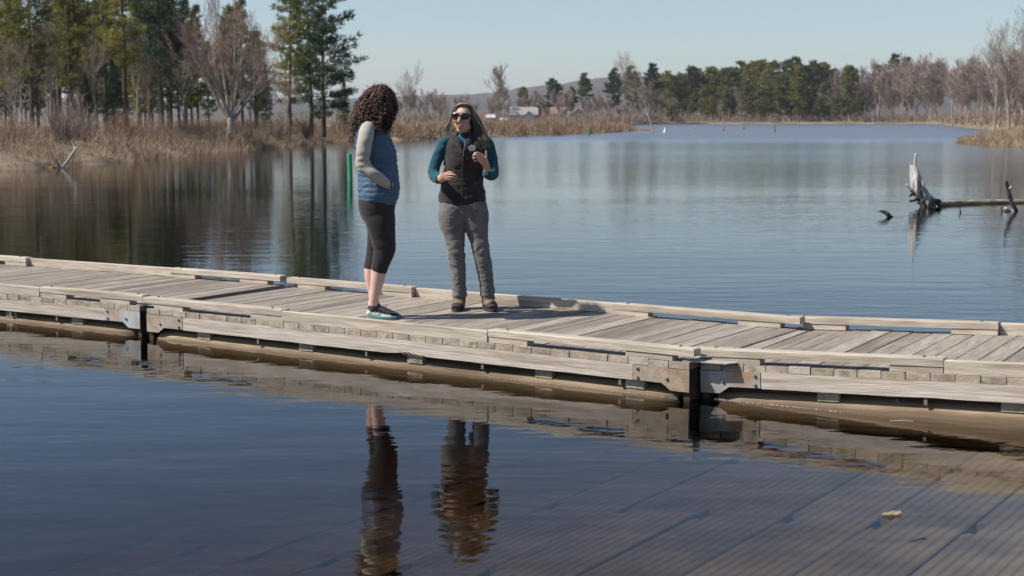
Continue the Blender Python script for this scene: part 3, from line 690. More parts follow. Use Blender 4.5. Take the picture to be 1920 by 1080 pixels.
brush('point_reeds', 'tan reeds and stubble on the low tip of the right bank', along(RTIP, 4000, r, 9, lambda q, d, n: .45 + .05*d, lambda d: np.interp(d, [-1,0,.5,2,4], [-.1,-.03,.1,.33,.5])), 14, .013, [M['brush4'], M['brush1'], M['brush2']], (2,4,3), 2)
brush('bank_reeds', 'tan reeds on the right bank below the bare trees', along(RIGHT, 9000, r, 9, lambda q, d, n: .55 + .10*d, lambda d: np.interp(d, [-1,0,.5,2,4], [-.1,-.03,.1,.33,.5])), 4, .012, [M['brush4'], M['brush1'], M['brush2']], (3,4,2), 2)
r = random.Random(8); fs = []
for _ in range(13000):
    px = r.uniform(1110, 1960) if r.random() < .6 else r.uniform(735, 1240); Y = shore_y(px) + 3 + (r.uniform(0,28) if px < 1750 else r.uniform(0,90))
    fs.append((aty(px, 230, Y).x, Y, .5, r.uniform(.8, 3.0)*(1 if r.random() < .85 else 1.6)))
brush('far_undergrowth', 'grey-brown leafless undergrowth along the far shore', fs, 5, .06, [M['brush1'], M['brush2'], M['twig']], (2,4,4), 3)
# individual shrubs that stand out
sh_me = []
for sd_ in (61,62,63):
    r = random.Random(sd_); b_ = MB()
    for _ in range(170):
        d = Vector((r.gauss(0,.35), r.gauss(0,.35), 1)).normalized(); p = Vector((r.gauss(0,.18), r.gauss(0,.18), -.1)); h = r.uniform(1.2,2.6); s = d.cross(rv(r)).normalized()*.010
        m = p + d*h*.5 + rv(r)*.1; e = m + (d+rv(r)*.3).normalized()*h*.5; b_.add([p-s,p+s,m+s*.7,m-s*.7,e], [(0,1,2,3),(3,2,4)])
        for _ in range(6):
            q = p.lerp(m, r.uniform(.5,1)) if r.random() < .4 else m.lerp(e, r.random()); v = (d+rv(r)*.7).normalized()*h*.25; s2 = v.cross(rv(r)).normalized()*.007; b_.add([q-s2,q+s2,q+v], [(0,1,2)])
    sh_me.append(b_)
for k, (px, Y, sc, lab) in enumerate(((118,66,.95,'tall brown shrub rising above the brush in the left woods'),(150,70,1.0,'dense twiggy shrub right of the dead branch on the left bank'),(20,62,.7,'low arching shrub at the left frame edge'),(230,74,.8,'reddish shrub under the thickest pine trunk'),(290,78,.7,'pale shrub on the bank left of the big bare tree'),(520,92,.7,'shrub on the bank right of the big bare tree'),(575,98,.6,'russet shrub below the three pines of the point'))):
    b_ = sh_me[k % 3]; p = aty(px, 230, Y); o = empty('shrub', (p.x, Y, .5), lab, 'shrub', 'shrubs of the left bank', (0,0,k)); o.scale = (sc,)*3
    link('stems', mesh('stems', b_.V, b_.F, M['brush3' if 'r' == lab[0] else 'twig']), o)

# ------------------------------------------------------------------ houses across the spit
def house(label, px, Y, z, wd, dp, hw, hr, wall, roof, rz=0, chim=False, win=2):
    p = aty(px, 225, Y); o = empty('house', (p.x, Y, z), label, 'house', None, (0,0,rz))
    b = MB(); b.add([(-wd/2,-dp/2,-.5),(wd/2,-dp/2,-.5),(wd/2,dp/2,-.5),(-wd/2,dp/2,-.5),(-wd/2,-dp/2,hw),(wd/2,-dp/2,hw),(wd/2,dp/2,hw),(-wd/2,dp/2,hw),(-wd/2,0,hw+hr),(wd/2,0,hw+hr)],
        [(0,1,5,4),(2,3,7,6),(3,0,4,8,7),(1,2,6,9,5)]); b.build('wall', wall, o)
    e = .35; b = MB(); t = .12
    for s in (-1,1):
        V = [(-wd/2-e, s*(dp/2+e), hw-hr*e/(dp/2)), (wd/2+e, s*(dp/2+e), hw-hr*e/(dp/2)), (wd/2+e, 0, hw+hr), (-wd/2-e, 0, hw+hr)]
        V2 = [(x,y,zz+t) for x,y,zz in V]; b.add(V+V2, [(0,1,2,3)[::s],(4,5,6,7)[::-s],(0,4,5,1),(1,5,6,2),(3,7,4,0)])
    rf = b.build('roof', roof, o)
    if chim: c = MB(); c.box(-.4,.4,-.3,.3,hw+hr*.4,hw+hr+.8); c.build('chimney', M['house_brick'], rf, loc=(wd*.2,.3,0))
    for k in range(win):
        x = -wd/2 + wd*(k+.5)/win; f = MB(); f.box(x-.55,x+.55,-dp/2-.06,-dp/2-.01,.8,2.0); wn = f.build('window', M['house_white'], o); g = MB(); g.box(x-.45,x+.45,-dp/2-.08,-dp/2-.062,.9,1.9); g.build('pane', M['house_glass'], wn)
M['house_white'] = mat('white_siding', (.46,.46,.45), (.56,.56,.55), .7, 2); M['house_grey'] = mat('grey_siding', (.28,.27,.26), (.36,.35,.34), .8, 2)
M['house_tan'] = mat('tan_siding', (.42,.33,.26), (.5,.4,.32), .8, 2); M['house_brick'] = mat('brick_red', (.33,.15,.09), (.4,.2,.13), .85, 3)
M['roof_grey'] = mat('grey_shingles', (.25,.24,.23), (.34,.33,.32), .9, 3); M['house_glass'] = mat('window_glass', (.03,.035,.04), None, .1, spec=.6); M['roof_brown'] = mat('brown_shingles', (.2,.14,.11), (.28,.2,.16), .9, 3)
house('long low house with a pale grey roof across the spit', 982, 372, 1.0, 6.6, 6, 1.6, 1.7, M['house_grey'], M['roof_grey'])
house('small gabled house end with a pale front beside the grey-roofed house', 992, 364, 1.0, 3.5, 2.6, 1.2, 1.1, M['house_white'], M['roof_grey'], R(90), win=1)
house('small bright white shed left of the grey-roofed house', 920, 362, 1.0, 1.6, 1.4, .9, .5, M['house_white'], M['house_white'], win=0)
house('low white outbuilding beneath the tall leafless tree', 944, 364, .8, 1.2, 1.0, .5, .3, M['house_white'], M['house_white'], win=0)
house('brick-red house half hidden by bare trees right of the evergreen', 1046, 380, 1.0, 3.6, 4, 1.8, 1.5, M['house_brick'], M['roof_brown'], chim=True)
house('tan gabled house behind bare trees right of the brick-red one', 1083, 378, 1.0, 4.6, 4, 1.5, 1.6, M['house_tan'], M['roof_grey'], R(90))

# ------------------------------------------------------------------ markers, buoys, driftwood
M['green'] = mat('green_marker_plastic', (.015,.25,.125), (.025,.33,.17), .5, 6, (1,1,.3), 6, spec=.5, c3=(.09,.26,.17), s3=5, t3=(.5,.7))
M['red'] = mat('red_buoy_plastic', (.42,.10,.09), (.5,.15,.14), .5, 6); M['buoy_white'] = mat('white_buoy_plastic', (.7,.7,.68), (.8,.8,.78), .5, 6)
def post(px, py, h, rr, label):
    p = atz(px, py, 0); o = empty('marker_post', p, label, 'marker', 'green marker posts', (R(-.5), R(-1.2), 0)); b = MB(); b.lathe([(rr,-1.2),(rr,h-.06),(rr*.92,h-.015),(rr*.6,h)], 14); b.build('post', M['green'], o, smooth=False)
    c = MB(); c.lathe([(rr*1.12,h-.17),(rr*1.12,h-.14)], 14); c.build('collar', M['green'], o); pass
post(657, 338, .79, .072, 'tall green marker post in the water left of the curly-haired person'); post(1105, 255, .66, .085, 'slim green marker post far out before the spit')
def buoy(px, py, h, rr, m, label, top=None, mtop=None):
    o = empty('buoy', atz(px, py, 0), label, 'buoy', 'small channel buoys far out on the lake'); b = MB(); b.lathe([(rr,-.4),(rr,h*.35),(rr*.7,h*.5),(rr*.62,h*.8),(rr*.4,h)], 12); b.build('float_body', m, o)
    c = MB(); c.lathe([(rr*.4,h),(rr*.45,h*1.15),(rr*.1,h*1.25)], 10); c.build('cap', mtop or m, o)
buoy(1223, 248, .55, .15, M['red'], 'red buoy beside the leaning snag', mtop=M['buoy_white']); buoy(1247, 249, .5, .2, M['buoy_white'], 'white buoy right of the leaning snag'); buoy(1303, 242, .4, .15, M['red'], 'small red buoy left of the tall red one', mtop=M['buoy_white'])
buoy(1356, 246, .95, .10, M['red'], 'tall red buoy in the middle of the far channel'); buoy(1394, 243, .7, .16, M['green'], 'faint green buoy right of the tall red one'); buoy(1450, 241, .7, .14, M['red'], 'red buoy by the far beach'); buoy(1452, 247, .8, .15, M['green'], 'green buoy just below the red one by the far beach')

# ------------------------------------------------------------------ sculpting helpers: lofts fused into one skin
def loft(keys, seg=20, sub=5, exp=2.0):
    """keys: (point, half width across the view, half depth); rounded ends"""
    P = [Vector(k[0]) for k in keys]; A = [k[1] for k in keys]; B = [k[2] for k in keys]; n = len(P)
    pts = []; ra = []; rb = []
    def cr(f, a, b, c, d): return .5*((2*b) + (c-a)*f + (2*a-5*b+4*c-d)*f*f + (3*b-a-3*c+d)*f**3)
    for i in range(n-1):
        i0, i3 = max(i-1,0), min(i+2,n-1)
        for k in range(sub):
            f = k/sub; pts.append(Vector([cr(f, P[i0][q], P[i][q], P[i+1][q], P[i3][q]) for q in range(3)])); ra.append(cr(f, A[i0], A[i], A[i+1], A[i3])); rb.append(cr(f, B[i0], B[i], B[i+1], B[i3]))
    pts.append(P[-1]); ra.append(A[-1]); rb.append(B[-1])
    t0 = (pts[1]-pts[0]).normalized(); t1 = (pts[-1]-pts[-2]).normalized(); m0 = min(ra[0], rb[0]); m1 = min(ra[-1], rb[-1])
    pts = [pts[0]-t0*m0*.5, pts[0]-t0*m0*.35] + pts + [pts[-1]+t1*m1*.35, pts[-1]+t1*m1*.5]
    ra = [ra[0]*.45, ra[0]*.8] + ra + [ra[-1]*.8, ra[-1]*.45]; rb = [rb[0]*.45, rb[0]*.8] + rb + [rb[-1]*.8, rb[-1]*.45]
    V = []; F = []; m = len(pts); a = None
    for k, p in enumerate(pts):
        t = (pts[min(k+1,m-1)] - pts[max(k-1,0)]).normalized(); c = t.cross(Vector((0,1,0)))
        if c.length < .35: c = (a - t*a.dot(t)) if a is not None else t.cross(Vector((0,0,1)))
        c.normalize()
        if a is not None and c.dot(a) < 0: c = -c
        a = c; b = a.cross(t).normalized()
        for j in range(seg):
            an = 2*math.pi*j/seg; ca, sa = math.cos(an), math.sin(an)
            if exp != 2.0: ca = math.copysign(abs(ca)**(2/exp), ca); sa = math.copysign(abs(sa)**(2/exp), sa)
            V.append(p + a*(ca*ra[k]) + b*(sa*rb[k]))
    for k in range(m-1):
        for j in range(seg): j2 = (j+1) % seg; F.append((k*seg+j, k*seg+j2, (k+1)*seg+j2, (k+1)*seg+j))
    F.append(tuple(range(seg-1,-1,-1))); F.append(tuple(range((m-1)*seg, m*seg)))
    return V, F
def ellipsoid(c, rx, ry, rz, rot=None, n=16):
    V = []; F = []; c = Vector(c)
    for i in range(n+1):
        th = math.pi*i/n
        for j in range(n*2):
            ph = math.pi*j/n; v = Vector((rx*math.sin(th)*math.cos(ph), ry*math.sin(th)*math.sin(ph), rz*math.cos(th)))
            if rot: v = rot @ v
            V.append(c+v)
    q = n*2
    for i in range(n):
        for j in range(q): j2 = (j+1) % q; F.append((i*q+j, (i+1)*q+j, (i+1)*q+j2, i*q+j2))
    return V, F
def fuse(name, pieces, voxel, m, parent, base, sm=4, disp=None, cut=None, solid=0, matfn=None):
    mb = MB()
    for V, F in pieces: mb.add(V, F)
    me = mesh('tmp', mb.V, mb.F, [], None, False)
    o = bpy.data.objects.new('tmp', me); COL.objects.link(o)
    md = o.modifiers.new('r', 'REMESH'); md.mode = 'VOXEL'; md.voxel_size = voxel; md.use_smooth_shade = True
    if sm: s_ = o.modifiers.new('s', 'SMOOTH'); s_.factor = .5; s_.iterations = sm
    dg = bpy.context.evaluated_depsgraph_get(); ev = o.evaluated_get(dg)
    out = bpy.data.meshes.new_from_object(ev); bpy.data.objects.remove(o); bpy.data.meshes.remove(me)
    out.name = name; nv = len(out.vertices); co = np.empty(nv*3); out.vertices.foreach_get('co', co); co = co.reshape(-1,3)
    if disp:
        no = np.empty(nv*3); out.vertices.foreach_get('normal', no); no = no.reshape(-1,3)
        d = np.array([disp(Vector(c), Vector(n_)) for c, n_ in zip(co, no)]); co = co + no*d[:,None]
    if cut:
        out.vertices.foreach_set('co', co.ravel()); bm = bmesh.new(); bm.from_mesh(out)
        bmesh.ops.delete(bm, geom=[v for v in bm.verts if cut(v.co)], context='VERTS'); bm.to_mesh(out); bm.free()
        nv = len(out.vertices); co = np.empty(nv*3); out.vertices.foreach_get('co', co); co = co.reshape(-1,3)
    co = co - np.array(base); out.vertices.foreach_set('co', co.ravel()); out.materials.clear()
    for q in (m if isinstance(m, list) else [m]): out.materials.append(q)
    if matfn:
        idx = [matfn(Vector(p.center) + Vector(base)) for p in out.polygons]; out.polygons.foreach_set('material_index', idx)
    out.polygons.foreach_set('use_smooth', [True]*len(out.polygons)); out.update()
    ob = link(name, out, parent)
    if solid: sm_ = ob.modifiers.new('thickness', 'SOLIDIFY'); sm_.thickness = solid; sm_.offset = -1
    return ob
def nz3(c, fx, fy, fz, s=0): return noise.noise(Vector((c.x*fx+s, c.y*fy, c.z*fz)))

# --- driftwood
M['drift'] = mat('bleached_driftwood', (.36,.33,.295), (.62,.58,.53), .85, 5, (3,3,.6), 7, .6, 30, c3=(.14,.12,.10), s3=4, t3=(.60,.74)); M['drift_dark'] = mat('wet_black_wood', (.022,.018,.016), (.055,.045,.04), .7, 6, (1,1,1), 5, .5, 30)
M['log'] = mat('waterlogged_log', (.20,.16,.105), (.40,.33,.22), .8, 4, (.6,3,3), 6, .5, 20)
def driftwood():
    Y0 = atz(1735, 388, 0).y
    def P(px, py, dy=0): return aty(px, py, Y0+dy)
    q = Y0/FPX
    base = atz(1735, 388, 0); o = empty('driftwood_stump', base, 'bleached jagged stump of a fallen tree standing in the water at the right', 'stump')
    def K(l): return [(P(x, y, dy), r_*q, r_*q*.9) for x, y, dy, r_ in l]
    dsp = lambda c, n: nz3(c, 16, 16, 4)*.022 + nz3(c, 40, 40, 9, 5)*.010
    fuse('trunk', [loft(K([(1717,288,0,1.3),(1716,305,0,3.5),(1717,325,0,6.5),(1722,350,0,9),(1731,375,.05,11),(1738,392,.1,11)])), loft(K([(1707,306,.05,1.2),(1709,325,.03,3.5),(1713,350,0,5.5),(1724,378,0,7)])),
        loft(K([(1726,330,-.05,1.5),(1731,350,-.05,4),(1738,372,0,7),(1745,390,0,7)])), loft(K([(1699,346,-.1,1.3),(1706,354,-.08,3.2),(1716,364,-.05,4.5),(1728,380,0,6)])), loft(K([(1734,355,.1,2),(1744,369,.12,4),(1757,378,.15,5),(1764,382,.18,5)]))], .016, M['drift'], o, base, 1, dsp)
    for l in ([(1722,371,-.1,4),(1712,377,-.18,2.8),(1706,376,-.2,1.4)], [(1730,375,-.15,5),(1733,388,-.2,5),(1735,398,-.2,4)], [(1744,372,-.1,4.5),(1750,384,-.12,4.5),(1753,395,-.1,4)], [(1714,362,-.1,2.6),(1707,366,-.15,2),(1705,371,-.15,1)], [(1722,340,-.09,2.2),(1725,358,-.13,2.6),(1728,376,-.12,4)]):
        fuse('root', [loft(K(l))], .014, M['drift_dark'], o, base, 1, dsp)
    bl = atz(1762, 382, 0); lo = empty('floating_log', bl, 'long waterlogged log stretching right from the bleached stump', 'log')
    fuse('log_body', [loft(K([(1760,381,.35,5.6),(1775,381.5,.6,4.8),(1800,381,.9,5.8),(1850,380,1.2,6.0),(1900,379,1.4,5.6),(1960,378,1.6,5.4)]))], .02, M['log'], lo, bl, 1, lambda c, n: nz3(c, 2.5, 14, 14)*.018)
    fuse('dark_collar', [loft(K([(1754,378,.1,6.2),(1761,380.5,.1,6.0)]))], .014, M['drift_dark'], lo, bl, 1, dsp)
    b2 = atz(1904, 396, 0); o2 = empty('dark_branch', b2, 'black dead branch sticking up from the water at the right frame edge', 'branch'); Y0 = b2.y
    fuse('limb', [loft(K([(1887,340,0,2.2),(1889,350,0,3.2),(1893,366,0,3.6),(1899,384,0,4.2),(1907,402,0,5)]))], .013, M['drift_dark'], o2, b2, 1, dsp); fuse('stub', [loft(K([(1893,354,-.03,2.4),(1897,350,-.05,2)]))], .012, M['drift'], o2, b2, 1)
    fuse('side_root', [loft(K([(1884,392,-.05,3),(1893,394,0,3.4),(1903,397,0,4)]))], .013, M['drift'], o2, b2, 1, dsp)
    b3 = atz(1660, 407, 0); o3 = empty('drift_branch', b3, 'small dark bent branch poking from the water left of the stump', 'branch'); Y0 = b3.y
    fuse('limb', [loft(K([(1673,409,0,3),(1665,402,0,3.4),(1655,397,0,3.2),(1648,396,0,1.8)]))], .012, M['drift_dark'], o3, b3, 1, dsp); fuse('stub', [loft(K([(1651,398,-.02,1.6),(1650,402,-.03,1.2)])), loft(K([(1648,396,0,1.8),(1643,394,0,1)]))], .012, M['drift'], o3, b3, 1)
    for px, py, h, lab in ((1800,399,.10,'tiny dark stick in the water below the log'),(1878,396,.12,'short dark stick left of the black branch')):
        p = atz(px, py, 0); b = MB(); b.tube([(0,0,-.2),(.01,0,0),(-.01,0,h)], [.02,.02,.008], 6); tag(b.build('stick', M['drift_dark'], loc=p), lab, 'stick', 'sticks near the log')
    # log and dead fork on the left bank
    b4 = atz(100, 315, 0); Y0 = b4.y; q = Y0/FPX; o4 = empty('beached_log', b4, 'mossy orange-brown log with a forked dead limb at the left waterline', 'log')
    M['moss'] = mat('mossy_log', (.20,.12,.03), (.34,.20,.06), .9, 3)
    fuse('log_body', [loft(K([(50,315,0,2.6),(90,315,0,3),(128,315.5,0,2.4)]))], .03, M['moss'], o4, b4, 1); fuse('dark_end', [loft(K([(98,315,-.03,2.9),(130,316,-.03,2.2)]))], .03, M['drift_dark'], o4, b4, 1)
    fuse('prong', [loft(K([(112,314,0,2.4),(107,305,0,1.6),(105,297,0,.8)]))], .02, M['drift_dark'], o4, b4, 1)
    fuse('limb', [loft(K([(117,313,0,2),(126,302,0,2.2),(136,288,0,2.4),(143,277,0,1.6)])), loft(K([(141,281,0,1.4),(137,270,.1,1),(134,263,.1,.6)])), loft(K([(142,278,0,1.2),(149,270,0,.9),(152,262,0,.5)]))], .02, M['drift'], o4, b4, 1)
driftwood()

# --- bits on the near water
M['leaf'] = mat('dead_leaf', (.22,.175,.10), (.36,.30,.19), .7, 30); M['straw'] = mat('dry_straw', (.45,.33,.18), (.55,.42,.25), .8, 20)
p = atz(1673, 966, 0); b = MB(); n = 10
V = [(0,0,.009)] + [(.032*math.cos(2*math.pi*k/n)*(1 if k % 2 else .65), .065*math.sin(2*math.pi*k/n)*(1 if k % 2 else .75), .006+.010*abs(math.sin(4*math.pi*k/n))) for k in range(n)]
b.add(V + [(x,y,z-.003) for x,y,z in V], [(0,1+k,1+(k+1)%n) for k in range(n)] + [(n+1, n+2+(k+1)%n, n+2+k) for k in range(n)] + [(1+k, n+2+k, n+2+(k+1)%n, 1+(k+1)%n) for k in range(n)])
tag(b.build('dead_leaf', M['leaf'], loc=p, rot=(0,0,R(-60))), 'curled yellow dead leaf floating in the near water at lower right', 'leaf')
p = atz(1690, 790, 0); b = MB(); b.tube([(-.07,0,.002),(0,.006,.003),(.07,-.006,.002)], [.003,.004,.002], 5); tag(b.build('straw_bit', M['straw'], loc=p), 'scrap of straw floating beside the right dock section', 'straw')
st = atz(1672, 782, 0)
for k, (a_, b_, lab) in enumerate((((1650,780),(1684,748),'left dry reed stalk leaning on the right dock section'),((1696,782),(1682,748),'right dry reed stalk leaning on the right dock section'))):
    q0 = atz(*a_, 0); q1 = aty(b_[0], b_[1], q0.y + .02); m_ = MB(); m_.tube([q0 - Vector((0,0,.02)), q0.lerp(q1,.5), q1], [.003,.003,.002], 5); o = m_.build('reed_stalk', M['straw'], None, q0); o.location = q0; tag(o, lab, 'reed', 'reed stalks at the dock')
r = random.Random(2); fm = MB(); M['foam'] = mat('pollen_foam', (.75,.72,.66), None, .8)
u_ = Vector((math.cos(AZ_R), math.sin(AZ_R), 0)); v_ = Vector((-u_.y, u_.x, 0))
for k in range(420):
    if k < 300: t = r.random()**1.3*1.9 + .10; p = c_r + u_*t
    else: t = LM - r.random()*1.6; p = c_m + Vector((math.cos(AZ_M), math.sin(AZ_M), 0))*t
    p = Vector((p.x, p.y, .003)) + v_*(.018 - .012*r.random()); s = r.uniform(.002,.006)
    fm.add([p+Vector((-s,0,-.002)), p+Vector((s,0,-.002)), p+Vector((0,s,-.002)), p+Vector((0,0,s))], [(0,1,3),(1,2,3),(2,0,3)])
tag(fm.build('foam_flecks', M['foam']), 'white foam flecks along the dock waterline', 'foam', kind='stuff')

# ------------------------------------------------------------------ people
def fabric(name, c1, c2=None, rough=.9, bump=.25, sc=60, sheen=.15, stretch=(1,1,1)):
    return mat(name, c1, c2 or tuple(x*1.25 for x in c1), rough, 10, stretch, 4, bump, sc, spec=.2, sheen=sheen, bdist=.004)
M['skin'] = mat('skin', (.50,.285,.205), (.60,.36,.27), .5, 14, spec=.4); M['skin_pale'] = mat('pale_skin', (.60,.37,.30), (.66,.43,.355), .55, 10, spec=.4)
for k in ('skin', 'skin_pale'):
    p_ = M[k].node_tree.nodes['Principled BSDF']; p_.inputs['Subsurface Weight'].default_value = .12; p_.inputs['Subsurface Radius'].default_value = (.01,.004,.002)
M['teal'] = fabric('teal_sweater', (.009,.060,.082), (.013,.082,.108), .9, .3, 90); M['vest_black'] = fabric('black_fleece', (.026,.020,.022), (.036,.029,.031), .95, .3, 120, .3)
M['grey_pants'] = fabric('grey_trousers', (.125,.117,.113), (.163,.153,.148), .85, .2, 80); M['blue_vest'] = fabric('blue_quilted_nylon', (.062,.104,.172), (.078,.128,.205), .5, .35, 26, 0, (1,1,2.5))
M['cream'] = fabric('cream_knit', (.36,.345,.285), (.42,.40,.335), .85, .12, 60); M['legging'] = fabric('black_leggings', (.024,.019,.021), (.032,.026,.028), .75, .1, 60)
M['boot_tan'] = mat('tan_suede', (.15,.105,.07), (.23,.165,.11), .85, 25, bump=.3); M['boot_dark'] = mat('dark_boot_rubber', (.035,.03,.027), (.055,.048,.042), .7, 20)
M['shoe_mint'] = mat('mint_mesh', (.36,.46,.40), (.62,.66,.58), .7, 22, bump=.3, c3=(.12,.28,.28), s3=14, t3=(.5,.62)); M['shoe_teal'] = mat('teal_foam_sole', (.10,.20,.195), (.17,.29,.27), .6, 14); M['shoe_dark'] = mat('dark_mesh', (.03,.03,.035), (.07,.065,.07), .8, 40)
M['lace'] = mat('purple_lace', (.05,.03,.05), (.20,.05,.13), .8, 60); M['lens'] = mat('dark_lens', (.008,.007,.008), None, .16, spec=.45); M['shades'] = mat('tortoise_frame', (.03,.012,.012), (.09,.025,.022), .25, 60, spec=.6)
M['lip'] = mat('lips', (.42,.17,.15), None, .45); M['zip'] = mat('zip_tape', (.022,.02,.02), (.035,.032,.032), .6, 200); M['zip_metal'] = mat('zip_metal', (.12,.115,.115), None, .5, metal=.2)
M['badge'] = mat('white_badge', (.78,.78,.80), None, .4); M['badge_red'] = mat('badge_print_pink', (.55,.22,.28), None, .5); M['badge_blue'] = mat('badge_print_blue', (.25,.35,.55), None, .5)
def hairmat(name, cols, rough=.42):
    m, t, p = newmat(name); at = N(t, 'ShaderNodeAttribute', attribute_name='tint'); rp = N(t, 'ShaderNodeValToRGB'); rp.color_ramp.elements[0].color = (*cols[0],1); rp.color_ramp.elements[1].color = (*cols[1],1)
    t.links.new(at.outputs['Fac'], rp.inputs[0]); t.links.new(rp.outputs[0], p.inputs['Base Color']); p.inputs['Roughness'].default_value = rough; p.inputs['Specular IOR Level'].default_value = .5; return m
M['curl'] = hairmat('curly_brown_hair', ((.014,.007,.005), (.15,.062,.034)), .36); M['greyhair'] = hairmat('grey_brown_hair', ((.022,.017,.015), (.46,.405,.355)), .6)
M['haircore1'] = mat('dark_hair_core', (.010,.006,.004), None, .9); M['haircore2'] = mat('grey_hair_core', (.03,.024,.021), (.06,.05,.043), .6, 30, (8,8,.5))
def strands(name, paths, rad, m, parent, base, r, nside=3):
    mb = MB(); tint = []
    for pts, tn in paths:
        mb.tube(pts, [rad*(1 - .6*(i/(len(pts)-1))**3) for i in range(len(pts))], nside, 0, cap=False); m_ = len(pts)-1
        tint += [(tn if not isinstance(tn, tuple) else tn[0] + (tn[1]-tn[0])*min(1, i/m_*3.6)) for i in range(m_+1) for _ in range(nside)]
    me = mesh(name, mb.V, mb.F, m, None, True, base); at = me.attributes.new('tint', 'FLOAT', 'POINT'); at.data.foreach_set('value', tint)
    return link(name, me, parent)

def person_right():
    Y0 = 12.17; sc = FPX/Y0; base = Vector((aty(889, 578, Y0).x, Y0, .25))
    P = lambda x, y, dy=0: aty(x, y, Y0+dy)
    K = lambda l, g=0: [(P(x, y, dy), max(.3, ra+g)/sc, max(.004, rb + g/sc)) for x, y, dy, ra, rb in l]
    o = empty('person', base, 'person with long grey hair and sunglasses in a black vest and grey trousers, gesturing', 'person')
    torso = [(867,382,.01,44,.118),(867,366,.01,43.5,.122),(867,350,.005,40.5,.115),(868.5,330,0,38.5,.112),(871,312,0,39,.122),(872.5,298,0,40,.128),(874,282,0,40.5,.118),(875,270,.005,38.5,.10),(875.5,261,.01,31,.082),(875,254,.015,20,.07)]
    legL = [(851,385,0,25,.115),(848.5,402,0,27,.115),(848.5,420,0,25,.105),(851.5,440,0,20.5,.09),(854,462,-.01,17.5,.08),(856.5,485,-.005,16,.075),(859,510,0,14.5,.07),(860.5,535,0,13.3,.068),(862,552,.005,15,.07)]
    legR = [(886,385,0,26,.115),(890,402,0,26.5,.115),(892.5,420,0,24,.105),(896,440,0,19.5,.09),(900.5,462,-.02,16.8,.08),(905,485,-.015,15.8,.075),(909,510,-.005,14.8,.07),(912.5,535,0,13.3,.068),(914.5,552,.005,14.5,.07)]
    pelvis = [(867,368,.01,41,.112),(868,385,.01,45,.122),(869,400,.01,44,.115),(869.5,408,.01,30,.09)]
    armL = [(842,262,.01,9,.045),(834,268,0,12.5,.055),(828,279,-.005,12.5,.057),(821,296,-.02,12,.054),(814.5,314,-.035,11.5,.051),(813,325,-.06,11.5,.05),(816,332,-.12,10.8,.046),(822,335,-.18,9.3,.041)]
    armL = [(x, y, dy, ra*.93, rb*.93) for x, y, dy, ra, rb in armL]
    armR = [(903,262,.01,9,.045),(912,268,0,12.5,.055),(917.5,279,0,12.5,.057),(921.5,296,-.01,12,.054),(924,313,-.03,11.5,.051),(925.5,325,-.05,11.3,.05),(920,329,-.10,10.6,.046),(914,326,-.145,9.3,.041)]
    armR = [(x, y, dy, ra*.93, rb*.93) for x, y, dy, ra, rb in armR]
    # ---- body: one continuous skin
    head = [ellipsoid(P(869.5,215,.0), 17/sc, .094, 20/sc), ellipsoid(P(866.5,229,-.028), 14.6/sc, .066, 20/sc), ellipsoid(P(864,244,-.058), 7.5/sc, .032, 6.5/sc), ellipsoid(P(871,238,-.02), 13/sc, .058, 9/sc),
            loft([(P(863.5,215,-.098), 1.8/sc, .010), (P(861.5,222,-.112), 2.3/sc, .013), (P(860.3,227.5,-.122), 3.0/sc, .013), (P(861.5,229.5,-.108), 3.4/sc, .012)]), ellipsoid(P(855.5,226,-.078), 5/sc, .022, 5.5/sc), ellipsoid(P(873,227,-.078), 6/sc, .024, 5.5/sc),
            ellipsoid(P(863,212,-.083), 12/sc, .018, 2.6/sc), ellipsoid(P(863,237.8,-.082), 6/sc, .020, 5/sc), ellipsoid(P(886.5,222,.005), 2.2/sc, .016, 6.5/sc), loft(K([(871,240,.0,11.5,.052),(873,252,.01,11.5,.052),(875,266,.015,14,.06)]))]
    fr = 8.0/1000
    def finger(l, r0=.0088): return loft([(P(x, y, dy), r0*(1-.10*i), r0*(1-.10*i)) for i, (x, y, dy) in enumerate(l)], 10, 4)
    handL = [loft([(P(818,334,-.15), .034, .028), (P(823,335,-.20), .030, .024), (P(828,334,-.235), .034, .022), (P(834,331,-.26), .036, .017), (P(838,330,-.275), .034, .013)]),
             finger([(836.5,324.5,-.275),(843,322.5,-.292),(848,324,-.300),(849,327.5,-.296)]), finger([(838,328,-.28),(846,327,-.30),(853,328,-.31),(856,331,-.305)]), finger([(838,332,-.28),(846,332,-.295),(852.5,333,-.30),(855.5,335,-.296)], .0084), finger([(836,335.5,-.275),(843,336.3,-.285),(848.5,337.3,-.288),(851.5,338,-.286)], .0076),
             finger([(827,330,-.24),(830.5,323,-.262),(832.5,316,-.272),(833,310.5,-.270)], .0105)]
    handR = [loft([(P(917,327,-.12), .036, .030), (P(914,320,-.16), .031, .027), (P(912,312,-.195), .027, .022), (P(908.5,304.5,-.22), .033, .021), (P(903.5,297.5,-.238), .037, .017), (P(900,294,-.246), .034, .014)]),
             finger([(903,289.5,-.246),(896.5,286.5,-.265),(890.5,286.5,-.268),(888.5,289.5,-.258)]), finger([(900.5,293,-.25),(893.5,290.5,-.272),(887.5,291.5,-.272),(887,295.5,-.26)]), finger([(899,297,-.25),(892.5,295.5,-.27),(888,297,-.268),(888.5,300.5,-.256)], .0084), finger([(899,301,-.246),(894,300.3,-.26),(890.5,301.8,-.258),(891.5,304.5,-.25)], .0076),
             finger([(911,303,-.225),(912,296,-.248),(912,289,-.262),(911.3,283,-.264)], .0105)]
    fuse('body', [loft(K(torso, -5), 24), loft(K(pelvis, -5), 24), loft(K(legL, -4)), loft(K(legR, -4)), loft(K(armL, -2.5)), loft(K(armR, -2.5))] + head + handL + handR, .0042, M['skin'], o, base, 2)
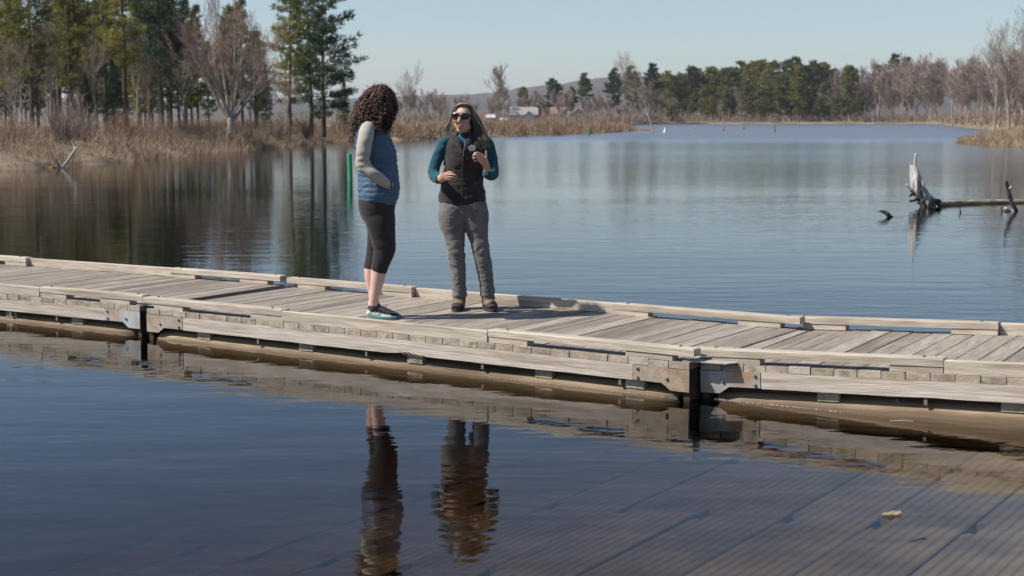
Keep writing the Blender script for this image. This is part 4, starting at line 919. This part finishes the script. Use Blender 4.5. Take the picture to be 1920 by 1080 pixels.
    lp_ = [loft([(P(856.8,236.6,-.092), .002, .003), (P(859.5,235.6,-.104), .0045, .007), (P(862.5,235.9,-.106), .004, .007), (P(868,236.4,-.095), .002, .003)], 10), loft([(P(857.5,239.2,-.092), .002, .003), (P(862,239.8,-.103), .0055, .008), (P(867.5,238.9,-.093), .002, .003)], 10)]
    fuse('lips', lp_, .0025, M['lip'], o, base, 1)
    # ---- sunglasses
    g = empty('x', base); bpy.data.objects.remove(g)
    def lens(cx, cy, w2, h2, d0, d1, m, nm, grow=0, push=0):
        V = []; n = 20
        for s_ in (0, 1):
            for k in range(n):
                a_ = 2*math.pi*k/n; ca = math.copysign(abs(math.cos(a_))**.55, math.cos(a_)); sa = math.copysign(abs(math.sin(a_))**.6, math.sin(a_)); x = cx + (w2+grow)*ca; y = cy - (h2+grow)*sa
                f = (ca+1)/2; V.append(P(x, y, d0 + (d1-d0)*f - .006*(1-ca*ca) - push + s_*.006))
        F = [tuple(range(n-1,-1,-1)), tuple(range(n, 2*n))] + [(k, (k+1) % n, n+(k+1) % n, n+k) for k in range(n)]
        return V, F
    fm_ = MB(); 
    for a_ in (lens(853.8,217.2,6.0,4.3,-.090,-.112,None,'',1.3), lens(871.8,217.8,7.4,4.6,-.112,-.082,None,'',1.3)): fm_.add(*a_)
    fm_.tube([P(858.5,215.5,-.116), P(862.2,214.8,-.118), P(865.5,215.7,-.114)], .0045, 6); fm_.tube([P(879,216,-.085), P(884,216.5,-.045), P(888,217.5,.01)], [.0055,.005,.004], 6); fm_.tube([P(848,216,-.092), P(849,217,-.03)], .004, 6)
    sg = fm_.build('sunglasses', M['shades'], o, base, True)
    for a_ in (lens(853.8,217.2,6.0,4.3,-.090,-.112,None,'',0,.0025), lens(871.8,217.8,7.4,4.6,-.112,-.082,None,'',0,.0025)): l_ = MB(); l_.add(*a_); link('lens', mesh('lens', l_.V, l_.F, M['lens'], None, False, base), sg)
    # ---- clothes
    ww = lambda c, n: nz3(c, 14, 14, 30)*.005 + nz3(c, 30, 30, 60, 3)*.002
    fuse('sweater', [loft(K(torso, -2.2), 24), loft(K([(872,262,.012,17,.068),(872.5,254,.008,13.5,.06),(872,249,.005,12.6,.057)])), loft(K(armL)), loft(K(armR))], .0065, M['teal'], o, base, 3, ww)
    for nm, l in (('cuff', [(821,335,-.17,9.7,.043),(824.5,335.5,-.20,9.2,.041)]), ('cuff', [(915.5,327,-.135,9.7,.043),(912.5,324,-.16,9.2,.041)])): fuse(nm, [loft(K(l))], .006, M['teal'], o, base, 1)
    zz = lambda c: (c - Vector((0,0,CAM_H)))
    def topx(c):   # photo position of a point
        d = c - Vector((0,0,CAM_H)); yy = d.y*math.cos(PITCH) - d.z*math.sin(PITCH); z_ = d.y*math.sin(PITCH) + d.z*math.cos(PITCH); return 960 + FPX*d.x/yy, 540 - FPX*z_/yy
    def vcut(c):
        x, y = topx(c)
        if c.y > Y0: return y < 250
        if y < 247: return True
        t = (291-y)/44; return t > 0 and 868.5 - 14*t < x < 869 + 7*t
    vest = [(p_[0], p_[1], p_[2], p_[3]+.8, p_[4]+.006) for p_ in torso] ; vest[0] = (866.5,379,.01,45.5,.13); vest[-1] = (875,252,.015,21,.078)
    vst = fuse('vest', [loft(K(vest), 28)], .0065, M['vest_black'], o, base, 3, lambda c, n: nz3(c, 9, 9, 22)*.008 + nz3(c, 22, 22, 44, 8)*.003, vcut, .006)
    # stand collar folded open along the V
    for l in ([(848,247,.03,5,.012),(846,253,-.02,7,.014),(853,260,-.075,6.5,.012),(861,272,-.115,4.5,.010),(867.5,286,-.132,2.2,.008)], [(893,246,.03,6,.012),(889,253,-.02,7,.014),(882,262,-.08,6,.012),(874.5,275,-.118,4,.010),(870,287,-.132,2.2,.008)]): fuse('collar', [loft(K(l))], .005, M['vest_black'], vst, base, 2, lambda c, n: nz3(c, 40, 40, 40)*.003)
    b = MB(); pts = [P(868.8,288,-.134), P(868.5,300,-.138), P(868,315,-.134), P(867.2,335,-.122), P(866.6,355,-.128), P(866.3,378,-.131)]
    b.tube([p_ + Vector((0,.002,0)) for p_ in pts], .0045, 6); b.build('zip', M['zip'], vst, base); b = MB(); b.tube([P(869,287,-.146), P(868.6,293,-.149)], [.004,.005], 6); b.tube([P(872.5,262,-.10), P(870.8,275,-.128), P(869,287,-.142)], .0035, 5); b.build('zip_pull', M['zip_metal'], vst, base)
    b = MB(); q_ = [P(889,346,-.128), P(891.5,340,-.128), P(894,346,-.128)]; b.add(q_ + [v + Vector((0,-.004,0)) for v in q_], [(0,1,2),(5,4,3),(0,3,4,1),(1,4,5,2),(2,5,3,0)]); b.build('chest_emblem', M['zip'], vst, base)
    # badge: rounded, with a bumpy top edge; thin print lines
    out = []; n = 28
    for k in range(n):
        a_ = 2*math.pi*k/n; rr = 1 + (.13*math.cos(a_*7) if math.sin(a_) > .1 else 0); out.append((884.8 + 7.2*math.cos(a_)*rr, 277.2 - 5.6*math.sin(a_)*rr))
    V = [P(x, y, -.139 + .0012*(x-885)) for x, y in out] + [P(x, y, -.1335 + .0012*(x-885)) for x, y in out]; b = MB(); b.add(V, [tuple(range(n-1,-1,-1)), tuple(range(n,2*n))] + [(k,(k+1)%n,n+(k+1)%n,n+k) for k in range(n)]); bd = b.build('badge', M['badge'], o, base)
    for (x0, x1, y, m_) in ((880.5,889,276.2,'badge_red'),(879.8,889.6,278.4,'badge_blue'),(882,887.5,280.3,'badge_blue')):
        b = MB(); V = [P(x0,y-.45,-.1405+.0012*(x0-885)), P(x1,y-.45,-.1405+.0012*(x1-885)), P(x1,y+.45,-.1405+.0012*(x1-885)), P(x0,y+.45,-.1405+.0012*(x0-885))]; b.add(V, [(0,1,2,3)]); b.build('print_line', M[m_], bd, base)
    def wr(c, n):
        x, y = topx(c); a_ = np.interp(y, [370,395,410,440,460,500,530,565], [.002,.005,.004,.004,.0085,.008,.011,.013]); s_ = nz3(c, 9, 9, 16, 2) + .6*nz3(c, 20, 20, 32, 7); s_ = (abs(s_)*-1.6 + .45); return a_*s_*.75*(.9 + 1.1*nz3(c, 5, 5, 5, 11)) + .002*nz3(c, 30, 30, 60)
    fuse('trousers', [loft(K(pelvis), 24), loft(K(legL), 22), loft(K(legR), 22)], .007, M['grey_pants'], o, base, 3, wr)
    # ---- boots
    for side, cx, tx, ty in ((0, 861, 857, 573), (1, 915.5, 922, 575)):
        bt_ = [loft([(P(cx,556,.01), .058, .065), (P(cx,564,.008), .055, .066), (P(cx,571,.012), .05, .066), (P(cx,576,.012), .048, .066)]), loft([(P(cx,570,.02), .045, .035), (P(cx+(tx-cx)*.6,568.5,-.07), .048, .034), (P(tx,572.5,-.14), .050, .027), (P(tx+(tx-cx)*.4,575.5,-.19), .040, .019)])]
        zb = .25
        bo = fuse('boot', bt_, .006, [M['boot_tan'], M['boot_dark']], o, base, 2, lambda c, n: max(-.02, (zb+.004-c.z)) if c.z < zb+.004 else 0, None, 0, lambda c: 1 if c.z < zb+.034 or c.y < Y0 - .148 else 0)
        sl = MB(); outl = []
        for k in range(24):
            a_ = 2*math.pi*k/24; dy_ = -.075 + .145*math.sin(a_); wd_ = .050*(1 + .12*(-math.sin(a_))); f = (-dy_+.02)/.2; cxm = P(cx + (tx-cx)*max(0,f)*1.1, 578, dy_).x; outl.append((cxm + wd_*math.cos(a_)*1.08, Y0 + dy_))
        sl.add([(x, y, .2505) for x, y in outl] + [(x, y, .274) for x, y in outl], [tuple(range(23,-1,-1)), tuple(range(24,48))] + [(k,(k+1)%24,24+(k+1)%24,24+k) for k in range(24)]); sl.build('sole', M['boot_dark'], bo, base)
        for k in range(4): lc = MB(); y_ = 560.5 + k*2.9; dd = -.062 - .024*k; xx = cx + (tx-cx)*(.2+.14*k); lc.tube([P(xx-5,y_+.7*(k%2),dd+.01), P(xx,y_-1.2,dd-.008), P(xx+5,y_+.7*((k+1)%2),dd+.01)], .0035, 5); lc.build('lace', M['boot_dark'], bo, base)
    # ---- hair: a fused mass with strands combed over it
    hp = [ellipsoid(P(870.5,213,.016), 18/sc, .096, 19/sc), loft(K([(882,206,-.005,5,.045),(887.5,215,.0,6.5,.055),(893.5,228,.005,8.5,.052),(899,245,-.01,10.5,.047),(904,258,-.04,9,.036),(907,268,-.072,4.5,.02)])), loft(K([(872,218,.06,18,.05),(876,240,.065,21,.04),(882,262,.07,20,.03),(886,276,.09,12,.015)]))]
    def hcut(c):
        x, y = topx(c); 
        return c.y < Y0 - .004 and 840 < x < 886 - max(0, (209-y))*.9 and y > 200.5 + abs(x-863)*.12 and y < 252 and (x < 884.5)
    ho = fuse('hair', hp, .006, M['haircore2'], o, base, 3, lambda c, n: nz3(c, 45, 45, 6)*.004, hcut)
    r = random.Random(3); paths = []
    part = P(864.5,195.5,-.055)
    for k in range(1700):
        s_ = 1 if r.random() < .80 else -1; f = r.random(); rt = P(864 + 5*f, 195.5 - 2.2*math.sin(f*3), -.075 + .13*f) + rv(r)*.006
        if s_ > 0:
            e_ = r.random(); g_ = r.random(); pts_ = [rt, P(875+6*e_, 196.5+3.5*(1-e_)+2*g_, -.068+.11*f), P(884+6.5*e_, 210, -.062+.11*f), P(887+14*e_+r.uniform(-1,1), 232, -.066+.12*f), P(889+23.5*e_+r.uniform(-1.5,1.5), 252, -.082+.11*f), P(894+22*e_+r.uniform(-4,4), 258+r.uniform(2,24), -.118+.08*f)]
            if r.random() < .3: pts_ = pts_[:5]
            tn = .03 + .22*r.random()**1.5 + (.25*r.random() if r.random() < .10 else 0) ; tn = (min(1, .30 + .45*r.random()), tn)  # right locks tinted dark past the roots, standing in for shade
        else:
            e_ = r.random(); pts_ = [rt, P(857-4*e_, 196.5+2.5*e_, -.06+.09*f), P(850.5-3*e_, 208, -.04+.08*f), P(847-3.5*e_, 221, -.015+.06*f), P(845-5.5*e_+r.uniform(-1,1), 233, .005+.05*f), P(842-12*e_+r.uniform(-2,2), 243+r.uniform(-6,5), .02)]
            if r.random() < .1: pts_[-1] = P(826+r.uniform(0,12), 238+r.uniform(-6,8), .02)
            tn = (1.0, .6 + .4*r.random())  # left locks tinted pale, sunlight put into the colour
        sm_ = []
        for i in range(len(pts_)-1):
            a_, b_, c_, d_ = pts_[max(i-1,0)], pts_[i], pts_[i+1], pts_[min(i+2,len(pts_)-1)]
            for q in range(3):
                t = q/3; sm_.append(.5*((2*b_) + (c_-a_)*t + (2*a_-5*b_+4*c_-d_)*t*t + (3*b_-a_-3*c_+d_)*t**3))
        sm_.append(pts_[-1]); paths.append((sm_, tn))
    strands('hair_strands', paths, .0019, M['greyhair'], ho, base, r)
person_right()

def person_left():
    Y0 = 11.55; sc = FPX/Y0; base = Vector((aty(708, 598, Y0).x, Y0, .25))
    P = lambda x, y, dy=0: aty(x, y, Y0+dy)
    K = lambda l, g=0: [(P(x, y, dy), max(.3, ra+g)/sc, max(.004, rb + g/sc)) for x, y, dy, ra, rb in l]
    o = empty('person', base, 'person with curly brown hair seen from behind in a blue vest and cropped black leggings', 'person')
    def topx(c):
        d = c - Vector((0,0,CAM_H)); yy = d.y*math.cos(PITCH) - d.z*math.sin(PITCH); z_ = d.y*math.sin(PITCH) + d.z*math.cos(PITCH); return 960 + FPX*d.x/yy, 540 - FPX*z_/yy
    torso = [(707,379,.02,36,.165),(708.5,366,.02,37,.165),(710.5,350,.02,38,.158),(709.5,332,.02,37,.15),(707.5,312,.02,36.5,.15),(705,290,.02,36.5,.16),(700.5,270,.02,34,.168),(696,252,.02,28.5,.17),(694,239,.02,22,.15),(695,230,.02,16,.11),(697,222,.02,11,.06)]
    armN = [(693,238,-.10,11,.05),(689.5,242,-.15,13.5,.055),(686,256,-.185,14.4,.059),(682.5,276,-.20,14,.056),(680.5,295,-.205,13.3,.053),(680.5,309,-.205,13,.052),(688,318,-.21,12,.048),(702,328,-.215,11.3,.045),(716,338.5,-.19,10,.042),(727,345.5,-.135,8.4,.036),(732,349,-.10,7,.03)]
    armF = [(x+4, y, .06-dy, ra, rb) for x, y, dy, ra, rb in armN]
    pelvis = [(706.5,370,.02,34.5,.16),(706.5,384,.02,35,.165),(708,400,.02,32.5,.155),(711,412,.02,27,.13)]
    legN = [(709,392,-.045,31,.085),(713,412,-.05,28.5,.088),(716,432,-.05,25.5,.082),(719,450,-.05,23,.074),(721,466,-.05,21,.066),(717.5,482,-.045,19,.062),(713,497,-.04,16.5,.060),(710.5,508,-.035,15.3,.058)]
    calfN = [(711,500,-.037,15,.055),(709.5,512,-.033,14.3,.057),(707.5,526,-.03,13.2,.054),(704.5,542,-.03,11,.045),(701.5,556,-.03,9.4,.038),(699.5,568,-.03,9,.036),(699,580,-.03,9.6,.037)]
    legF = [(707,392,.085,30,.085),(710,412,.09,27,.086),(711,432,.09,23.5,.08),(708.5,450,.09,20.5,.072),(706,466,.09,18.5,.064),(702,482,.09,17,.06),(697.5,495,.09,14.8,.058),(695.5,504,.09,13.8,.056)]
    calfF = [(696.5,496,.09,13.3,.053),(695.5,508,.09,13,.056),(696,522,.09,12.2,.053),(698,538,.09,10.5,.045),(700,552,.09,9.2,.038),(702,566,.09,8.8,.036),(704,578,.09,9.4,.037)]
    hd = [ellipsoid(P(713,196,.02), .092, .085, .112), ellipsoid(P(722,210,.035), .07, .065, .09), ellipsoid(P(727,226,.05), .032, .035, .03), loft([(P(735,203,.06), .010, .010), (P(739,210,.065), .012, .011), (P(738.5,212,.065), .013, .011)]), loft(K([(707,212,.02,12.5,.052),(702,228,.02,12.5,.055),(699,240,.02,15,.07)]))]
    hand = [loft([(P(722,343,-.16), .028, .024), (P(729,348,-.10), .032, .020), (P(734,352,-.06), .030, .016)]), loft([(P(727,344,-.10), .010, .010), (P(732,346,-.06), .0095, .0095), (P(736,350,-.04), .008, .008)])] + [loft([(P(732,349+2.4*k,-.06+.004*k), .009, .009), (P(736,353+2.4*k,-.04), .0088, .0088), (P(737,358+2.2*k,-.03), .008, .008)], 10, 3) for k in range(4)]
    bfeet = [loft([(P(695,588,-.03), .022, .026), (P(705,590,-.035), .022, .028), (P(720,593,-.042), .018, .030), (P(729,595,-.048), .012, .026)]), loft([(P(703.5,581.5,.09), .022, .026), (P(713.5,583.5,.085), .022, .028), (P(728.5,586.5,.078), .018, .030), (P(737,588.5,.072), .012, .026)])]
    fuse('body', [loft(K(torso, -5), 24), loft(K(pelvis, -4), 24), loft(K(legN, -3)), loft(K(legF, -3)), loft(K(calfN)), loft(K(calfF)), loft(K(armN, -3)), loft(K(armF, -3))] + hd + hand + bfeet, .0045, M['skin_pale'], o, base, 2)
    fuse('top', [loft(K(torso, -2.5), 24), loft(K(armN)), loft(K(armF))], .0065, M['cream'], o, base, 3, lambda c, n: (lambda xy: .012*math.exp(-((xy[1]-304)/13)**2)*(nz3(c, 10, 10, 34)) + .0035*nz3(c, 10, 10, 20, 4))(topx(c)))
    def quilt(c, n):
        x, y = topx(c); z_ = c.z + .006*math.sin(c.x*9) + .004*nz3(c, 8, 8, 2); s_ = abs(math.sin(z_*math.pi/.042)); return (.0055 + .004*nz3(c, 6, 6, 9, 3))*s_**.6 - .003 + .006*nz3(c, 20, 20, 34) + .004*nz3(c, 7, 7, 12, 9)
    vest = [(a, b, d, ra+1.2, rb+.010) for a, b, d, ra, rb in torso]; vest[0] = (707,377,.02,35.5,.165); vest = vest[:-1] + [(697,224,.02,12.5,.07)]
    def acut(c):          # arm holes
        x, y = topx(c); dd = (x-688)/15.5; ee = (y-252)/17
        return abs(c.y - Y0 - .02) > .118 and dd*dd + ee*ee < 1
    fuse('vest', [loft(K(vest), 30)], .0065, M['blue_vest'], o, base, 2, quilt, acut, .008)
    fuse('pocket_welt', [loft(K([(729,334,-.148,2,.012),(733,343,-.152,2.4,.014),(735,354,-.145,2,.012)]))], .005, M['blue_vest'], o, base, 1)
    fuse('leggings', [loft(K(pelvis), 24), loft(K(legN), 22), loft(K(legF), 22)], .0065, M['legging'], o, base, 3, lambda c, n: (lambda y: np.interp(y, [376,440,462,490,508], [.001,.001,.004,.003,.001])*nz3(c, 10, 10, 40))(topx(c)[1]))
    for dy, l, sx in ((-.03, calfN, 0), (.09, calfF, 0)): x0, y0 = l[-1][0], l[-1][1]; fuse('sock', [loft(K([(x0+.2,y0-6,dy,10,.040),(x0,y0+2,dy,10.2,.041)]))], .005, M['shoe_dark'], o, base, 1)
    # ---- trainers
    for near in (1, 0):
        ox, oy, dy = (0, 0, -.03) if near else (8.5, -6.5, .09)
        p_ = lambda x, y, q=0: P(x+ox, y+oy, dy+q)
        up = [loft([(p_(691,586), .030, .036), (p_(697,588), .040, .038), (p_(706,589.5,-.005), .040, .040), (p_(716,592,-.01), .034, .043), (p_(727,595,-.018), .026, .044), (p_(736,597.2,-.024), .019, .038), (p_(740.5,598.5,-.028), .012, .026)]), loft([(p_(694,582), .040, .036), (p_(699,584), .042, .036)])]
        sh = fuse('shoe', up, .0055, [M['shoe_mint'] if near else M['shoe_dark'], M['shoe_dark'], M['shoe_teal']], o, base, 2, None, None, 0, (lambda c: 2 if topx(c)[0] > 733 and near else (1 if topx(c)[1] < 585.5 + (topx(c)[0]-704)*.20 and topx(c)[0] > 705 and near else 0)))
        outl = []
        for k in range(28):
            a_ = 2*math.pi*k/28; t = (math.cos(a_)+1)/2; x_ = 686.5 + 57.5*t; c_ = p_(x_, 597, -.028*t); outl.append((c_.x, c_.y + (.040 + .008*t)*math.sin(a_)))
        sl = MB(); zl = [.253, .262, .276]; V = []
        for j, z_ in enumerate(zl): V += [(x, y, z_ + (.007*max(0, (i_-.5))**2*4 if j == 0 else 0)) for x, y in outl for i_ in [0]]
        sl.add(V, [tuple(range(27,-1,-1)), tuple(range(56,84))] + [(j*28+k, j*28+(k+1)%28, (j+1)*28+(k+1)%28, (j+1)*28+k) for j in range(2) for k in range(28)]); sl.build('sole', M['shoe_teal'], sh, base)
        for k in range(4): lc = MB(); x_ = 706 + 4.6*k; y_ = 583.5 + 2.3*k; lc.tube([p_(x_-2,y_+3,-.044), p_(x_,y_-.5,-.02), p_(x_+1,y_-.8,.01)], .0035, 5); lc.build('lace', M['lace'], sh, base)
        lc = MB(); lc.tube([p_(706,582,-.03), p_(711,578.5,-.03), p_(716,578,-.04), p_(718,580.5,-.04), p_(712,582,-.03)], .0026, 5); lc.build('lace', M['shoe_dark'], sh, base)
    # ---- curly hair
    core = [ellipsoid(P(712,192,.015), .128, .115, .135), loft(K([(706,200,.01,28,.11),(702,215,.01,30,.12),(700,228,0,28,.12),(698,238,-.01,20,.10)])), loft(K([(722,205,-.02,18,.09),(723,222,-.04,15,.08),(722,238,-.06,10,.055)])), loft(K([(684,205,.02,12,.08),(675,222,.03,10,.08),(667,236,.04,6,.05)]))]
    ho = fuse('hair', core, .008, M['haircore1'], o, base, 2, lambda c, n: nz3(c, 30, 30, 30)*.012)
    r = random.Random(12); paths = []; C = P(711,190,.015)
    for k in range(1000):
        while True:
            d = rv(r)
            if d.z > -.45 and not (d.x > .55 and d.y > .1 and d.z < .45): break
        p0 = C + Vector((d.x*.105, d.y*.10, d.z*.115)); fl = r.random()
        hor = Vector((d.x, d.y, 0)); out = p0 + Vector((d.x*.040, d.y*.04, .026*max(0,d.z)+.004))*r.uniform(.4,1.1)
        ln = r.uniform(.06,.27)*(1 if d.z < .5 else 1.0) 
        if d.x > .45: ln *= .95
        e = out + hor*r.uniform(.015,.055) + Vector((-.055*max(0,-d.x+.15)*ln/.2 + (-.085*max(0,d.x))*ln/.2, 0, -ln))
        rad = r.uniform(.008,.014); ph = r.uniform(0,6.28); turns = (ln+.09)/r.uniform(.030,.042); n = int(10 + turns*7); pts = []
        for i in range(n+1):
            t = i/n; q = p0*(1-t)**2 + out*2*t*(1-t) + e*t*t; q = p0.lerp(out, min(1,t*2.4)) if t < .25 else q
            a_ = ph + turns*2*math.pi*t; env = min(1, t*4)*rad
            pts.append(q + Vector((math.cos(a_)*env, math.sin(a_)*env, math.sin(a_+1)*env*.25)))
        paths.append((pts, r.random()**1.3))
    strands('curls', paths, .0044, M['curl'], ho, base, r)
    fly = []
    for k in range(60):
        d = rv(r); d.z = abs(d.z); p0 = C + Vector((d.x*.14, d.y*.12, d.z*.125)); n = 12; ph = r.uniform(0,6); pts = [p0 + d*.035*i/n + Vector((math.cos(ph+i*1.0), math.sin(ph+i*.8), math.sin(ph+i))) * .008 for i in range(n+1)]; fly.append((pts, .8))
    tag(strands('stray_curls', fly, .0009, M['curl'], ho, base, r), kind='stuff')
person_left()

# ------------------------------------------------------------------ air between here and the hills
hz = MB(); hz.box(-4900, 4900, -70, 9100, -4.6, 150)
m = bpy.data.materials.new('haze'); m.use_nodes = True; t = m.node_tree; t.nodes.clear(); om = N(t, 'ShaderNodeOutputMaterial'); pv = N(t, 'ShaderNodeVolumePrincipled')
pv.inputs['Color'].default_value = (.90,.94,1,1); pv.inputs['Density'].default_value = .00014; pv.inputs['Anisotropy'].default_value = .2
t.links.new(pv.outputs[0], om.inputs['Volume'])
tag(hz.build('haze', m), kind='stuff')
